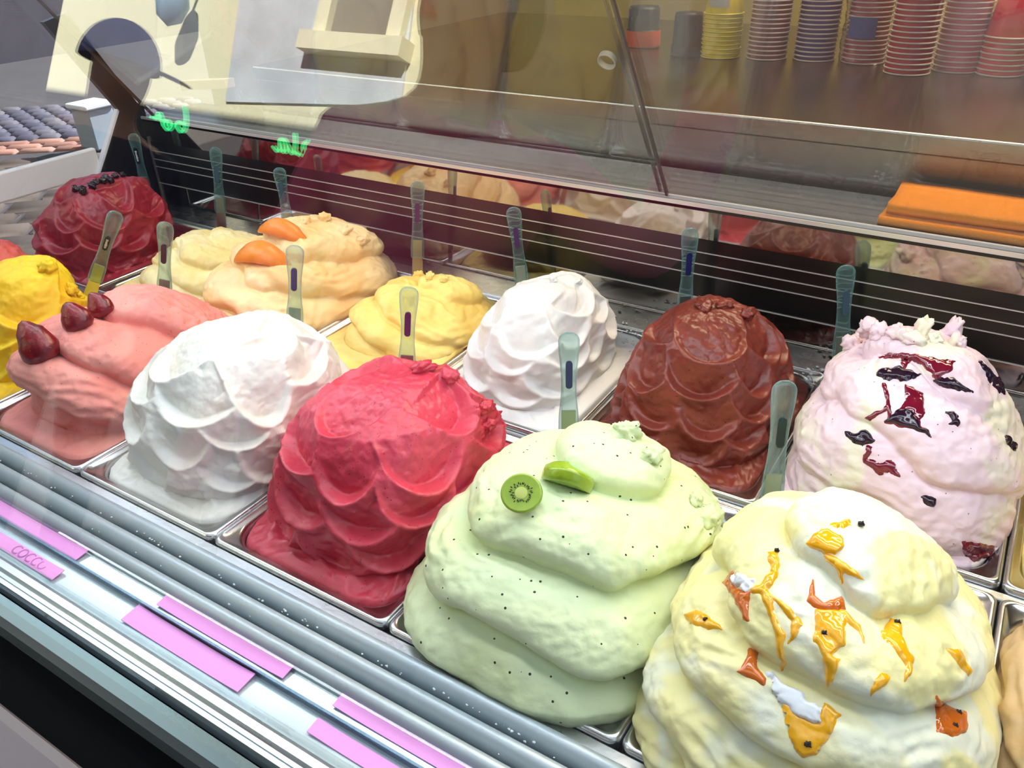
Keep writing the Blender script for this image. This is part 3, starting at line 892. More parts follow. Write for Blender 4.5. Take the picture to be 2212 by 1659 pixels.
# ------------------------------------------------------------------ toppings
def orient(o, c, zdir, xdir=None):
    z = Vector(zdir).normalized()
    x = Vector(xdir if xdir is not None else (1, 0, 0))
    x = (x - z * x.dot(z)).normalized()
    y = z.cross(x)
    o.matrix_world = Matrix(((x.x, y.x, z.x, c[0]), (x.y, y.y, z.y, c[1]), (x.z, y.z, z.z, c[2]), (0, 0, 0, 1)))
right_v = CR[:, 0]; up_v = CR[:, 1]; back_v = CR[:, 2]
def straw_mat():
    m = gelato_mat('strawberry_flesh', (134, 14, 22), (108, 8, 18), mixscale=60, speck=(190, 90, 50), speck_scale=330, speck_size=.16, speck_gate=.6, rough=.25, spec=.6, bump=.4)
    return m
sm = straw_mat()
for k, (x, y, hp, wp, lab) in enumerate(((100, 770, 76, 66, 'largest dark red strawberry piece, on the front wave of pink gelato'), (178, 704, 56, 52, 'dark red strawberry piece on the middle wave of pink gelato'), (226, 674, 46, 44, 'smallest dark red strawberry piece, on the rear wave of pink gelato'))):
    c, n_ = pick(MO['pink'], x, y)
    sc = np.linalg.norm(c - CAM_LOC) / FPX
    n, m_ = 28, 18
    th = np.linspace(0, 2 * np.pi, n, endpoint=False)
    t = np.linspace(0, 1, m_)
    prof = np.sin(np.pi * np.clip(t, 0, 1) ** .75) ** .5 * (1 - .38 * t)
    prof[0] = 0; prof[-1] = 0
    V = np.stack([np.outer(prof, np.cos(th)) * wp * .66, np.outer(prof, np.sin(th)) * wp * .50, np.repeat((t * 1.05 - .08)[:, None] * hp * 1.1, n, 1)], -1) * sc
    V *= (1 + .06 * fbm(V * 60 + k * 5, 2))[..., None]
    i, j = np.meshgrid(np.arange(m_ - 1), np.arange(n), indexing='ij')
    F = np.stack([i * n + j, i * n + (j + 1) % n, (i + 1) * n + (j + 1) % n, (i + 1) * n + j], -1).reshape(-1, 4)
    o = np_mesh('strawberry_piece', V.reshape(-1, 3), F, sm)
    orient(o, c - np.array(up_v) * .004, -.45 * right_v + .85 * up_v + .15 * back_v, right_v)
    tag(o, lab, 'strawberry', 'strawberry pieces on the pink gelato')

# kiwi slices
def kiwi_slice(r, thick, fold, name='kiwi_slice'):
    n, m_ = 40, 12
    root = empty(name)
    th = np.linspace(0, 2 * np.pi, n, endpoint=False)
    def disc(z0, rr, inner=0.0, bulge=0.0):
        t = np.linspace(inner, 1, m_)
        x = np.outer(t, np.cos(th)) * rr; y = np.outer(t, np.sin(th)) * rr * .94
        z = z0 + bulge * (1 - t[:, None] ** 2) + 0 * x
        return np.stack([x, y, z], -1)
    def bend(V):
        V = V.copy(); V[..., 2] += fold * V[..., 1] ** 2 / r; return V
    top = bend(disc(thick / 2, r * .97))
    rim = bend(np.stack([disc(thick / 2, r * .97)[-1], disc(thick * .2, r)[-1], disc(-thick * .2, r)[-1], disc(-thick / 2, r * .97)[-1]]))
    bot = bend(disc(-thick / 2, r * .97))[::-1]
    P_ = np.concatenate([top, rim[1:-1], bot])
    mm = len(P_)
    i, j = np.meshgrid(np.arange(mm - 1), np.arange(n), indexing='ij')
    F = np.stack([i * n + j, i * n + (j + 1) % n, (i + 1) * n + (j + 1) % n, (i + 1) * n + j], -1).reshape(-1, 4)
    np_mesh('flesh', P_.reshape(-1, 3), F, kflesh, root)
    # pale core
    core = bend(disc(thick / 2 + .0003, r * .30, 0, .0004))
    i, j = np.meshgrid(np.arange(m_ - 1), np.arange(n), indexing='ij')
    F = np.stack([i * n + j, i * n + (j + 1) % n, (i + 1) * n + (j + 1) % n, (i + 1) * n + j], -1).reshape(-1, 4)
    np_mesh('core', core.reshape(-1, 3), F, kcore, root)
    rs = np.random.RandomState(3)
    for k in range(34):
        a = 2 * math.pi * k / 34 + rs.uniform(-.06, .06)
        rr = r * rs.uniform(.36, .56)
        p = bend(np.array([[[rr * math.cos(a), rr * math.sin(a) * .94, thick / 2 + .0003]]]))[0, 0]
        L_ = r * .075; w_ = r * .03
        d = np.array([math.cos(a), math.sin(a)]); e = np.array([-d[1], d[0]])
        vs = []
        for zz, sc_ in ((0, 1), (.0006, .5)):
            for s1, s2 in ((1, 0), (0, 1), (-1, 0), (0, -1)):
                q = p[:2] + sc_ * (d * L_ * s1 + e * w_ * s2)
                vs.append((q[0], q[1], p[2] + zz))
        mesh_obj('seed', vs, [(0, 1, 5, 4), (1, 2, 6, 5), (2, 3, 7, 6), (3, 0, 4, 7), (4, 5, 6, 7)], M['kseed'], root)
    return root
kflesh = plain('kiwi_flesh', (148, 176, 40), .22, spec=.6, coat=.4, var=.15, vscale=120)
kcore = plain('kiwi_core', (196, 206, 112), .3)
M['kseed'] = plain('kiwi_seed', (24, 24, 10), .3)
c, n_ = pick(MO['green'], 1130, 1090)
s_ = np.linalg.norm(c - CAM_LOC) / FPX
ks = kiwi_slice(45 * s_, .007, 0.05)
orient(ks, c + np.array(up_v) * 26 * s_ + np.array(back_v) * .006 - np.array(right_v) * 3 * s_, .93 * back_v + .30 * up_v - .12 * right_v, right_v)
tag(ks, 'round kiwi slice facing out with a ring of black seeds', 'kiwi slice')
c, n_ = pick(MO['green'], 1225, 1042)
k2 = kiwi_slice(58 * s_, .012, .35)
orient(k2, c + np.array(up_v) * 8 * s_ + np.array(back_v) * .006, .05 * back_v + .95 * up_v + .3 * right_v, .9 * right_v - .42 * up_v)
tag(k2, 'curved kiwi slice lying almost edge on behind the round one', 'kiwi slice')

# orange fruit slices on the peach mound
def crescent(Lm, wm, hm, seed):
    n, m_ = 20, 26
    t = np.linspace(0, 1, m_)
    th = np.linspace(0, 2 * np.pi, n, endpoint=False)
    rad = np.sin(np.pi * t) ** .55
    V = np.zeros((m_, n, 3))
    V[..., 0] = (t[:, None] - .5) * Lm
    V[..., 1] = np.outer(rad, np.cos(th)) * wm / 2
    V[..., 2] = np.outer(rad, np.sin(th)) * hm / 2 * np.where(np.sin(th) > 0, 1, .7) - .9 * hm * (2 * t[:, None] - 1) ** 2
    V *= (1 + .05 * fbm(V * 70 + seed, 2))[..., None]
    i, j = np.meshgrid(np.arange(m_ - 1), np.arange(n), indexing='ij')
    F = np.stack([i * n + j, i * n + (j + 1) % n, (i + 1) * n + (j + 1) % n, (i + 1) * n + j], -1).reshape(-1, 4)
    return V.reshape(-1, 3), F
M['apricot'] = plain('apricot_flesh', (238, 140, 48), .35, spec=.5, var=.12, vscale=60, bump=.3, bscale=150)
for x, y, Lp, wp, hp, xd, lab in ((606, 492, 122, 44, 34, .9 * right_v - .42 * up_v, 'upper orange fruit slice on the top wave of peach gelato'), (560, 545, 128, 56, 40, .97 * right_v - .22 * up_v, 'lower orange fruit slice tucked into a fold of peach gelato')):
    c, n_ = pick(MO['peach'], x, y + 14)
    s_ = np.linalg.norm(c - CAM_LOC) / FPX
    v, f = crescent(Lp * s_, wp * s_, hp * s_, x)
    o = np_mesh('fruit_slice', v, f, M['apricot'])
    pos = CAM_LOC + ray(x, y) * (np.linalg.norm(c - CAM_LOC) - .006)
    orient(o, pos, .55 * up_v + .8 * back_v, xd)
    tag(o, lab, 'fruit slice', 'orange slices on the peach gelato')

# small dark berries on the dark red mound
M['berry'] = plain('black_berry_skin', (22, 8, 18), .25, spec=.6, bump=.6, bscale=200)
for k, (x, y, r) in enumerate(((166, 409, 7), (180, 412, 8), (197, 402, 7.5), (207, 394, 6), (222, 391, 7), (229, 385, 6.5), (240, 389, 6.5), (250, 380, 6), (265, 378, 5.5))):
    c, n_ = pick(MO['darkred'], x, y + 3)
    s_ = np.linalg.norm(c - CAM_LOC) / FPX
    v, f = lump(r * s_ * 1.05, .85, k, 18, 12)
    o = np_mesh('small_berry', v, f, M['berry'])
    o.location = c + n_ * r * s_ * .55
    tag(o, 'small dark berry resting on top of the dark red gelato', 'berry', 'berries on the dark red gelato')

# ================================================================== SPATULAS
def glassy(name, rgb, rough=.06):
    m, nt, b = newmat(name)
    setin(b, Base_Color=lin(rgb), Roughness=rough, Transmission_Weight=.0, IOR=1.49)
    nt.nodes.remove(b)
    out = nt.nodes['Material Output']
    tr = nt.nodes.new('ShaderNodeBsdfTransparent'); tr.inputs[0].default_value = lin(rgb)
    gl = nt.nodes.new('ShaderNodeBsdfGlossy'); gl.inputs['Roughness'].default_value = rough
    df = nt.nodes.new('ShaderNodeBsdfGlass'); df.inputs['IOR'].default_value = 1.32; df.inputs['Roughness'].default_value = .03; df.inputs[0].default_value = lin(rgb)
    geo = nt.nodes.new('ShaderNodeNewGeometry')
    mx = nt.nodes.new('ShaderNodeMixShader'); mx.inputs[0].default_value = .30
    nt.links.new(tr.outputs[0], mx.inputs[1]); nt.links.new(df.outputs[0], mx.inputs[2])
    fr = nt.nodes.new('ShaderNodeLayerWeight'); fr.inputs['Blend'].default_value = .35
    tl = nt.nodes.new('ShaderNodeBsdfPrincipled'); tl.inputs['Base Color'].default_value = lin((150, 205, 205)); tl.inputs['Roughness'].default_value = .08
    m3 = nt.nodes.new('ShaderNodeMixShader')
    sc_ = nt.nodes.new('ShaderNodeMath'); sc_.operation = 'MULTIPLY_ADD'; sc_.inputs[1].default_value = .55; sc_.inputs[2].default_value = .05
    nt.links.new(fr.outputs['Facing'], sc_.inputs[0]); nt.links.new(sc_.outputs[0], m3.inputs[0])
    nt.links.new(mx.outputs[0], m3.inputs[1]); nt.links.new(tl.outputs[0], m3.inputs[2])
    nt.links.new(m3.outputs[0], out.inputs[0])
    return m
M['handle'] = glassy('clear_teal_acrylic', (236, 249, 248))
M['purple'] = plain('purple_label', (58, 22, 84), .3)
M['navy'] = plain('navy_label', (18, 32, 92), .3)
M['teal'] = plain('dark_teal_label', (8, 44, 50), .3)
M['plum'] = plain('plum_label', (70, 44, 58), .3)
M['slate'] = plain('slate_label', (40, 74, 96), .3)
M['blade'] = plain('spatula_steel', (190, 186, 178), .22, 1.0)
M['mark'] = plain('pale_print', (208, 220, 220), .5)
def handle_mesh():
    """flat paddle, wider at foot and head, z from 0 to 1 (unit length .135)"""
    L_ = .135
    rows = []
    zs = np.concatenate([np.linspace(0, .92, 22), 1 - .08 * (1 - np.sin(np.linspace(0.15, np.pi / 2, 8)))])
    n = 24
    th = np.linspace(0, 2 * np.pi, n, endpoint=False)
    V = []
    for z in zs:
        hw = .0122 - .0030 * sstep(.12, .45, z) + .0032 * sstep(.55, .9, z)
        hd = .0052 + .0022 * sstep(.5, .9, z)
        if z > .92:
            q = math.sqrt(max(0, 1 - ((z - .92) / .08) ** 2)); hw *= max(q, .02); hd *= max(q, .02)
        c, s = np.cos(th), np.sin(th)
        V.append(np.stack([np.sign(c) * np.abs(c) ** .8 * hw, np.sign(s) * np.abs(s) ** .8 * hd, np.full(n, z * L_)], -1))
    V = np.array(V)
    m_ = len(V)
    i, j = np.meshgrid(np.arange(m_ - 1), np.arange(n), indexing='ij')
    F = np.stack([i * n + j, i * n + (j + 1) % n, (i + 1) * n + (j + 1) % n, (i + 1) * n + j], -1).reshape(-1, 4)
    Vf = V.reshape(-1, 3)
    return Vf, F, n, m_
def spatula(top, bot, Y, label_mat, label, marks=False, dy=0.0, blade_to=-.05):
    A = on_y(*top, Y); B = on_y(*bot, Y)
    A = A + 0; ax = A - B
    Ln = np.linalg.norm(ax)
    root = empty('gelato_spatula')
    Vf, F, n, m_ = handle_mesh()
    k = Ln / .135
    Vs = Vf.copy(); Vs[:, 2] *= k
    h = np_mesh('handle', Vs, F, M['handle'], root)
    # end caps
    bm = bmesh.new(); bm.from_mesh(h.data); bmesh.ops.holes_fill(bm, edges=[e for e in bm.edges if e.is_boundary]); bmesh.ops.recalc_face_normals(bm, faces=bm.faces); bm.to_mesh(h.data); bm.free()
    h.data.polygons.foreach_set('use_smooth', [len(p.vertices) == 4 for p in h.data.polygons])
    # coloured capsule insert
    pts = []
    for a in range(13): pts.append((.0040 * math.cos(math.pi * a / 12), .0040 * math.sin(math.pi * a / 12) + .022))
    for a in range(13): pts.append((-.0040 * math.cos(math.pi * a / 12), -.0040 * math.sin(math.pi * a / 12) - .006))
    nn = len(pts)
    v = [(x, -.0072, z + Ln * .56) for x, z in pts] + [(x, -.0040, z + Ln * .56) for x, z in pts]
    ins = mesh_obj('label_insert', v, [tuple(range(nn)), tuple(range(nn, 2 * nn))[::-1]] + [(q, nn + q, nn + (q + 1) % nn, (q + 1) % nn) for q in range(nn)], label_mat, root)
    if marks:
        rs = np.random.RandomState(5)
        z = -.004
        vv = []; ff = []
        while z < .019:
            w_ = rs.uniform(.0014, .0026); x0 = rs.uniform(-.0022, -.0012); x1 = rs.uniform(.0006, .0026)
            b0 = len(vv)
            zz = z + Ln * .56
            vv += [(x0, -.0077, zz), (x1, -.0077, zz), (x1, -.0077, zz + w_ * .7), (x0, -.0077, zz + w_ * .7), (x0, -.0071, zz), (x1, -.0071, zz), (x1, -.0071, zz + w_ * .7), (x0, -.0071, zz + w_ * .7)]
            ff += [tuple(b0 + q for q in t) for t in ((0, 1, 2, 3), (0, 4, 5, 1), (1, 5, 6, 2), (2, 6, 7, 3), (3, 7, 4, 0))]
            z += w_
        mesh_obj('faint_print', vv, ff, M['mark'], ins)
    # steel tang and blade
    bm = bmesh.new()
    add_box(bm, -.0085, .0085, -.0009, .0009, -.002, Ln * .24, .0006)
    for vtx in bm.verts:
        pass
    bm_obj('tang', bm, M['blade'], root)
    drop = (B[2] - blade_to)
    bm = bmesh.new()
    add_box(bm, -.0095, .0095, -.0011, .0011, -drop, .001, .0006)
    for vtx in bm.verts:
        if vtx.co.z < -drop * .5: vtx.co.x *= 1.25
    bm_obj('blade', bm, M['blade'], root)
    z = ax / Ln
    orient(root, B, z, right_v - z * np.dot(z, right_v))
    # front face (-Y local) should look to the camera
    tag(root, label, 'spatula', 'clear handled spatulas')
    return root
YA, YC = .328, .688
spatula((252, 458), (205, 605), .322, M['teal'], 'clear spatula leaning sideways behind the bright yellow gelato', True, blade_to=-.03)
spatula((357, 480), (355, 640), YA, M['plum'], 'clear spatula with plum insert behind the strawberry pink gelato')
spatula((637, 530), (637, 705), YA, M['navy'], 'clear spatula with navy insert behind the scalloped white gelato')
spatula((884, 620), (878, 810), YA, M['purple'], 'clear spatula with purple insert behind the raspberry red gelato')
spatula((1229, 718), (1228, 935), YA, M['navy'], 'clear spatula with navy insert behind the green kiwi gelato')
spatula((1697, 822), (1666, 1082), YA, M['teal'], 'clear spatula with dark teal insert behind the passion fruit gelato')
spatula((287, 288), (316, 410), YC, M['black'], 'dark spatula in front of the black side cheek', True)
spatula((465, 318), (477, 458), YC, M['slate'], 'clear spatula with slate blue insert behind the pale cream gelato')
spatula((602, 362), (624, 490), YC, M['slate'], 'clear spatula with slate blue insert behind the orange fruit slices')
spatula((902, 392), (902, 555), YC, M['purple'], 'clear spatula with purple insert behind the low pale yellow gelato')
spatula((1108, 447), (1128, 612), YC, M['purple'], 'clear spatula with purple insert behind the tall snow white gelato')
spatula((1492, 492), (1478, 682), YC, M['navy'], 'clear spatula with navy insert behind the red brown gelato')
spatula((1828, 572), (1817, 772), YC, M['slate'], 'clear spatula with slate blue insert behind the lilac gelato')

# ================================================================== PRICE TAGS
def card(x0, x1, y0, y1, label, text=None, tx=0):
    o = empty('flavour_tag', ((x0 + x1) / 2, (y0 + y1) / 2, -.0034))
    bm = bmesh.new()
    n = 10
    hw = (x1 - x0) / 2; hd = (y1 - y0) / 2
    vs = []
    for k in range(n + 1):
        x = -hw + 2 * hw * k / n
        zz = .0012 + .0016 * (abs(x) / hw) ** 4
        vs.append([bm.verts.new((x, -hd, zz)), bm.verts.new((x, hd, zz + .0018)), bm.verts.new((x, hd, zz + .0010)), bm.verts.new((x, -hd, zz - .0008))])
    for a, b in zip(vs, vs[1:]):
        for q in range(4): bm.faces.new((a[q], b[q], b[(q + 1) % 4], a[(q + 1) % 4]))
    bm.faces.new(vs[0]); bm.faces.new(vs[-1][::-1])
    bm_obj('card', bm, M['pink_card'], o)
    if text:
        t = text_mesh('lettering', text, .0165, M['ink'], Matrix.Translation((tx, 0, .0026)) @ Matrix.Rotation(math.radians(4), 4, 'X'), o, .0001)
        t['label'] = 'faint purple letters'
    tag(o, label, 'price tag', 'pink flavour tags')
card(-.062, .1485, -.0975, -.0815, 'blank pink tag on the inner strip in front of the strawberry pan')
card(-.050, .1545, -.1285, -.1135, 'pink tag with faint letters on the outer strip', 'COCCO', .048)
card(.2800, .4590, -.0940, -.0795, 'blank pink tag on the inner strip in front of the raspberry pan')
card(.2670, .4350, -.1255, -.1040, 'blank pink tag on the outer strip in front of the raspberry pan')
card(.5180, .7150, -.0920, -.0745, 'blank pink tag on the inner strip in front of the kiwi pan')
card(.5175, .7000, -.1230, -.1085, 'blank pink tag on the outer strip in front of the kiwi pan')

# flecks of dried gelato on the vent bars
rs = np.random.RandomState(9)
Vs, Fs = [], []
off = 0
for k in range(150):
    x = rs.uniform(-.15, .95); y = rs.choice([-.031, -.034, -.029, -.055, -.052, -.076], p=[.3, .25, .15, .12, .1, .08]) + rs.uniform(-.002, .002)
    v, f = lump(rs.uniform(.0006, .0017), .5, k % 7, 8, 6)
    Vs.append(v + (x, y, -.002 + rs.uniform(0, .002))); Fs.append(f + off); off += len(v)
fl = np_mesh('gelato_flecks', np.concatenate(Vs), np.concatenate(Fs), plain('fleck', (222, 226, 224), .6))
tag(fl, 'tiny pale flecks of dried gelato scattered on the vent bars', 'flecks', kind='stuff')
Vs, Fs = [], []
off = 0
for k in range(70):
    px_ = (rs.normal(1365, 35), rs.normal(722, 20)) if k < 45 else (rs.normal(1770, 20), rs.normal(805, 10))
    c = on_z(*px_, -.001)
    if c[1] > .738: continue
    v, f = lump(rs.uniform(.001, .0034), .5, k % 9, 8, 6)
    Vs.append(v + c); Fs.append(f + off); off += len(v)
fl = np_mesh('gelato_crumbs', np.concatenate(Vs), np.concatenate(Fs), G['coco'])
tag(fl, 'white crumbs spilled behind the tall snow white gelato', 'crumbs', kind='stuff')

# ================================================================== BACK COUNTER
bc = empty('back_counter', (1.0, 1.2, FLOOR))
tag(bc, 'brushed steel back counter behind the sliding doors', 'counter')
def bpart(o):
    o.parent = bc
    o.matrix_parent_inverse = Matrix.Translation((-1.0, -1.2, -FLOOR))
    return o
CT = .300
bpart(box('counter_top', -.60, 3.0, .915, 1.95, CT - .03, CT, M['brushed'], bev=.003))
bpart(box('riser', -.60, 3.0, .925, .945, -.2, CT - .03, M['brushed']))
bpart(box('counter_body', -.60, 3.0, .945, 1.93, FLOOR, CT - .03, M['black']))

# paper cups, upside down in stacks
CUPR = .0405
def cup_proto(body_mat, rim_mat, nm='paper_cup'):
    # inverted cup: rim (wide) at z=0, base up at .075
    prof = [(CUPR * .97, .004), (CUPR * .95, .012), (CUPR * .74, .074), (CUPR * .70, .0755), (CUPR * .60, .0745), (0.0005, .0745)]
    b = lathe(nm, prof, body_mat, n=28)
    rp = []
    for k in range(9):
        a = 2 * math.pi * k / 8
        rp.append((CUPR * 1.0 + .0016 * math.cos(a), .0017 + .0017 * math.sin(a)))
    lathe('rim', rp, rim_mat, b, n=28)
    return b
rimw = plain('cup_rim_white', (226, 206, 200), .5)
rimy = plain('cup_rim_yellow', (224, 208, 90), .5)
CY = 1.405
CUPS = [('yellow', (226, 196, 20), rimy, 1555, .0085, 11, 5, 'yellow paper cup in the stack with a paper label', 130),
        ('dusky rose', (132, 52, 56), rimw, 1655, .0086, 16, 0, 'dusky rose paper cup in the stack beside the yellow one', 133),
        ('navy', (34, 30, 92), rimw, 1757, .0086, 16, 0, 'navy blue paper cup in an upside down stack', 136),
        ('wrapped rose', (172, 50, 66), rimw, 1862, .0086, 16, 0, 'rose red paper cup in the plastic wrapped stack', 142),
        ('deep red', (176, 22, 40), rimw, 1957, .0092, 17, 0, 'deep red paper cup in the stack beside the wrapped one', 165),
        ('coral red', (198, 62, 72), rimw, 2062, .0092, 16, 0, 'coral red paper cup in a tall upside down stack', 160),
        ('scarlet', (206, 24, 40), rimw, 2158, .0092, 8, 0, 'scarlet paper cup in the shortest stack', 168),
        ('pink', (206, 90, 110), rimw, 2262, .0092, 12, 0, 'pink paper cup in the stack past the scarlet one', 172)]
CUPX = {}
for nm, rgb, rim, px_, dz, cnt, nlab, lab, py in CUPS:
    c0 = on_z(px_, py - 8, CT)
    x, y = c0[0], min(max(c0[1], 1.30), 1.48)
    CUPX[nm] = (x, y)
    mt_ = plain('cup_' + nm.replace(' ', '_'), rgb, .45, var=.06, vscale=20)
    proto = cup_proto(mt_, rim)
    for k in range(cnt):
        o = proto if k == 0 else copy_tree(proto)
        o.location = (x + random.Random(k).uniform(-.0006, .0006), y, CT + .0005 + k * dz)
        lb = lab
        if k == cnt - 1: lb = 'topmost ' + lab
        if k == 0: lb = 'lowest ' + lab + ', standing on the counter'
        tag(o, lb, 'cup', nm + ' paper cups')
# paper label on the yellow stack
x, y = CUPX['yellow']
def wrap_patch(name, cx, cyy, z0, z1, r0, r1, a0, a1, mat, parent=None, th=.0008):
    n = 12; v = []; f = []
    for layer in (0, th):
        for zz, rr in ((z0, r0), (z1, r1)):
            for k in range(n + 1):
                a = math.radians(a0 + (a1 - a0) * k / n)
                v.append((cx + (rr + layer) * math.cos(a), cyy + (rr + layer) * math.sin(a), zz))
    m_ = n + 1
    for l in (0, 2):
        for k in range(n): f.append((l * m_ + k, l * m_ + k + 1, (l + 1) * m_ + k + 1, (l + 1) * m_ + k))
    for a, b in ((0, 2), (1, 3)):
        for k in range(n): f.append((a * m_ + k, a * m_ + k + 1, b * m_ + k + 1, b * m_ + k))
    for k in (0, n): f.append((k, m_ + k, 3 * m_ + k, 2 * m_ + k))
    return mesh_obj(name, v, f, mat, parent)
paper = plain('grey_paper', (186, 182, 172), .7, var=.10, vscale=60)
zt = CT + 10 * .0085
lp = wrap_patch('paper_label', x, y, zt + .016, zt + .058, CUPR * .955, CUPR * .82, -128, -58, paper)
tag(lp, 'greyish paper label stuck on the top yellow cup', 'label')
# clear wrap and blue label on the wrapped stack
x, y = CUPX['wrapped rose']
rs = np.random.RandomState(4)
n, m_ = 40, 18
V = np.zeros((m_, n, 3))
for i in range(m_):
    for j in range(n):
        a = 2 * math.pi * j / n
        r = CUPR + .0055 + .0022 * math.sin(7 * a + i) + .0014 * math.sin(13 * a - 2 * i)
        V[i, j] = (r * math.cos(a), r * math.sin(a), .001 + i * .215 / (m_ - 1))
i, j = np.meshgrid(np.arange(m_ - 1), np.arange(n), indexing='ij')
F = np.stack([i * n + j, i * n + (j + 1) % n, (i + 1) * n + (j + 1) % n, (i + 1) * n + j], -1).reshape(-1, 4)
bag = np_mesh('plastic_sleeve', V.reshape(-1, 3), F, pane_mat('clear_film', (.97, .97, .98), 1.5, .08))
bag.location = (x, y, CT + .0005)
sol = bag.modifiers.new('thickness', 'SOLIDIFY'); sol.thickness = .0003
tag(bag, 'crinkled clear plastic sleeve around a stack of rose red cups', 'sleeve')
bl_ = wrap_patch('blue_label', 0, 0, .050, .088, CUPR + .009, CUPR + .009, -125, -62, plain('blue_sticker', (58, 82, 138), .4, var=.25, vscale=80), bag)
bl_['label'] = 'blue sticker'
# jars with an orange band beside the cups
def jar(px_, py, r, h1, h2, band, label):
    c = on_z(px_, py, CT)
    y_ = min(max(c[1], 1.3), 1.5)
    o = lathe('storage_jar', [(0.0005, .0), (r * .92, .0), (r * .96, .004), (r * .94, h1)], band, n=28, loc=(0, 0, 0))
    o.location = (c[0], y_, CT + .0005)
    lathe('jar_lid', [(r * .94, h1), (r * .88, h1 + .003), (r * .84, h2 - .006), (r * .78, h2), (0.0005, h2)], plain('dark_grey_lid', (34, 36, 34), .5), o, n=28)
    tag(o, label, 'jar')
jar(1388, 100, .042, .036, .085, plain('orange_band', (206, 78, 34), .4), 'dark grey jar with an orange base band beside the door edge')
jar(1482, 118, .036, .02, .085, plain('grey_jar', (46, 48, 46), .5), 'plain dark grey jar next to the yellow cup stack')

# orange cloth folded on the ledge
cl = empty('folded_cloth', (.93, .84, .2065))
tag(cl, 'bright orange folded microfibre cloth lying on the steel ledge', 'cloth')
M['cloth'] = plain('orange_microfibre', (255, 148, 16), .9, bump=.8, bscale=900, var=.06, vscale=30)
def cloth_strip(name, prof, x0, x1, thick, wav, seed, parent):
    """profile polyline in (y,z) given thickness, extruded along X with slight waves"""
    prof = np.array(prof, float)
    d = np.gradient(prof, axis=0)
    nrm = np.stack([-d[:, 1], d[:, 0]], -1)
    nrm /= np.linalg.norm(nrm, axis=1)[:, None]
    ring = np.concatenate([prof + nrm * thick / 2, (prof - nrm * thick / 2)[::-1]])
    nx = 40
    V = np.zeros((nx, len(ring), 3))
    for k, x_ in enumerate(np.linspace(x0, x1, nx)):
        wv = wav * fbm(np.stack([np.full(len(ring), x_ * 9), ring[:, 0] * 6, np.full(len(ring), seed)], -1), 2)
        V[k, :, 0] = x_ + .004 * np.sin(ring[:, 0] * 60 + seed) * (1 if k in (0,) else 0)
        V[k, :, 1] = ring[:, 0]
        V[k, :, 2] = ring[:, 1] + wv * np.clip(ring[:, 1] / .012, 0, 1)
    m_ = len(ring)
    i, j = np.meshgrid(np.arange(nx - 1), np.arange(m_), indexing='ij')
    F = np.stack([i * m_ + j, i * m_ + (j + 1) % m_, (i + 1) * m_ + (j + 1) % m_, (i + 1) * m_ + j], -1).reshape(-1, 4)
    o = np_mesh(name, V.reshape(-1, 3), F, M['cloth'], parent)
    bm = bmesh.new(); bm.from_mesh(o.data); bmesh.ops.holes_fill(bm, edges=[e for e in bm.edges if e.is_boundary]); bmesh.ops.recalc_face_normals(bm, faces=bm.faces); bm.to_mesh(o.data); bm.free()
    return o
arc_ = lambda yc, zc, r, a0, a1, n=9: [(yc + r * math.cos(math.radians(a0 + (a1 - a0) * k / n)), zc + r * math.sin(math.radians(a0 + (a1 - a0) * k / n))) for k in range(n + 1)]
cloth_strip('upper_fold', [(.062, .026), (.03, .0275), (-.02, .0275)] + arc_(-.050, .0215, .0055, 90, 270) + [(-.02, .0150), (.05, .0150)], -.16, .30, .0042, .002, 1, cl)
cloth_strip('lower_fold', [(.066, .0105), (0, .0115), (-.04, .0110)] + arc_(-.064, .0068, .0042, 90, 270) + [(-.03, .0026), (.06, .0024)], -.166, .30, .0042, .001, 2, cl)
ct_ = box('care_label', .035, .075, -.0640, -.0625, .0125, .0165, plain('white_care_label', (230, 228, 222), .7), cl)
ct_['label'] = 'white sewn label'

# ================================================================== OUTSIDE, LEFT OF THE CASE
stone_m = [plain('cobble_%d' % k, c, .8, bump=.6, bscale=40, var=.2, vscale=9) for k, c in enumerate(((78, 74, 88), (66, 62, 76), (90, 84, 92)))]
brick_m = [plain('pale_brick_%d' % k, c, .8, bump=.5, bscale=40, var=.15, vscale=9) for k, c in enumerate(((150, 106, 92), (132, 92, 80), (156, 116, 102)))]
sett_m = [plain('sett_%d' % k, c, .85, bump=.6, bscale=40, var=.2, vscale=9) for k, c in enumerate(((74, 62, 54), (62, 52, 46), (84, 72, 64)))]
def stone_mesh(nm, sx_, sy_, sz_, seed, mat):
    bm = bmesh.new()
    add_box(bm, -sx_ / 2, sx_ / 2, -sy_ / 2, sy_ / 2, 0, sz_, min(sx_, sy_) * .16, 1)
    rr = random.Random(seed)
    for v in bm.verts: v.co += Vector((rr.uniform(-1, 1), rr.uniform(-1, 1), rr.uniform(-.5, .5))) * .006
    o = bm_obj(nm, bm, mat, None, True)
    me = o.data
    bpy.data.objects.remove(o)
    return me
dirr = np.array([.74, .67])        # kerb direction on the ground
perp = np.array([-.67, .74])
origin = on_z(90, 318, FLOOR)[:2]
def lay(nm, meshes, u0, u1, du, v0, v1, dv, stag=.5):
    r_ = 0
    v = v0
    while v < v1 - 1e-6:
        u = u0 + (du * stag if r_ % 2 else 0)
        k = r_
        while u < u1:
            p = origin + dirr * u + perp * v
            px_ = project(np.array([p[0], p[1], FLOOR]))
            if -60 < px_[0] < 420 and 190 < px_[1] < 640:
                o = link(bpy.data.objects.new(nm, random.Random(k * 7 + r_).choice(meshes)))
                o.parent = floor
                o.location = (p[0], p[1], FLOOR - .03)
                o.rotation_euler = (0, 0, math.atan2(dirr[1], dirr[0]) + random.Random(k).uniform(-.05, .05))
            u += du
            k += 1
        v += dv
        r_ += 1
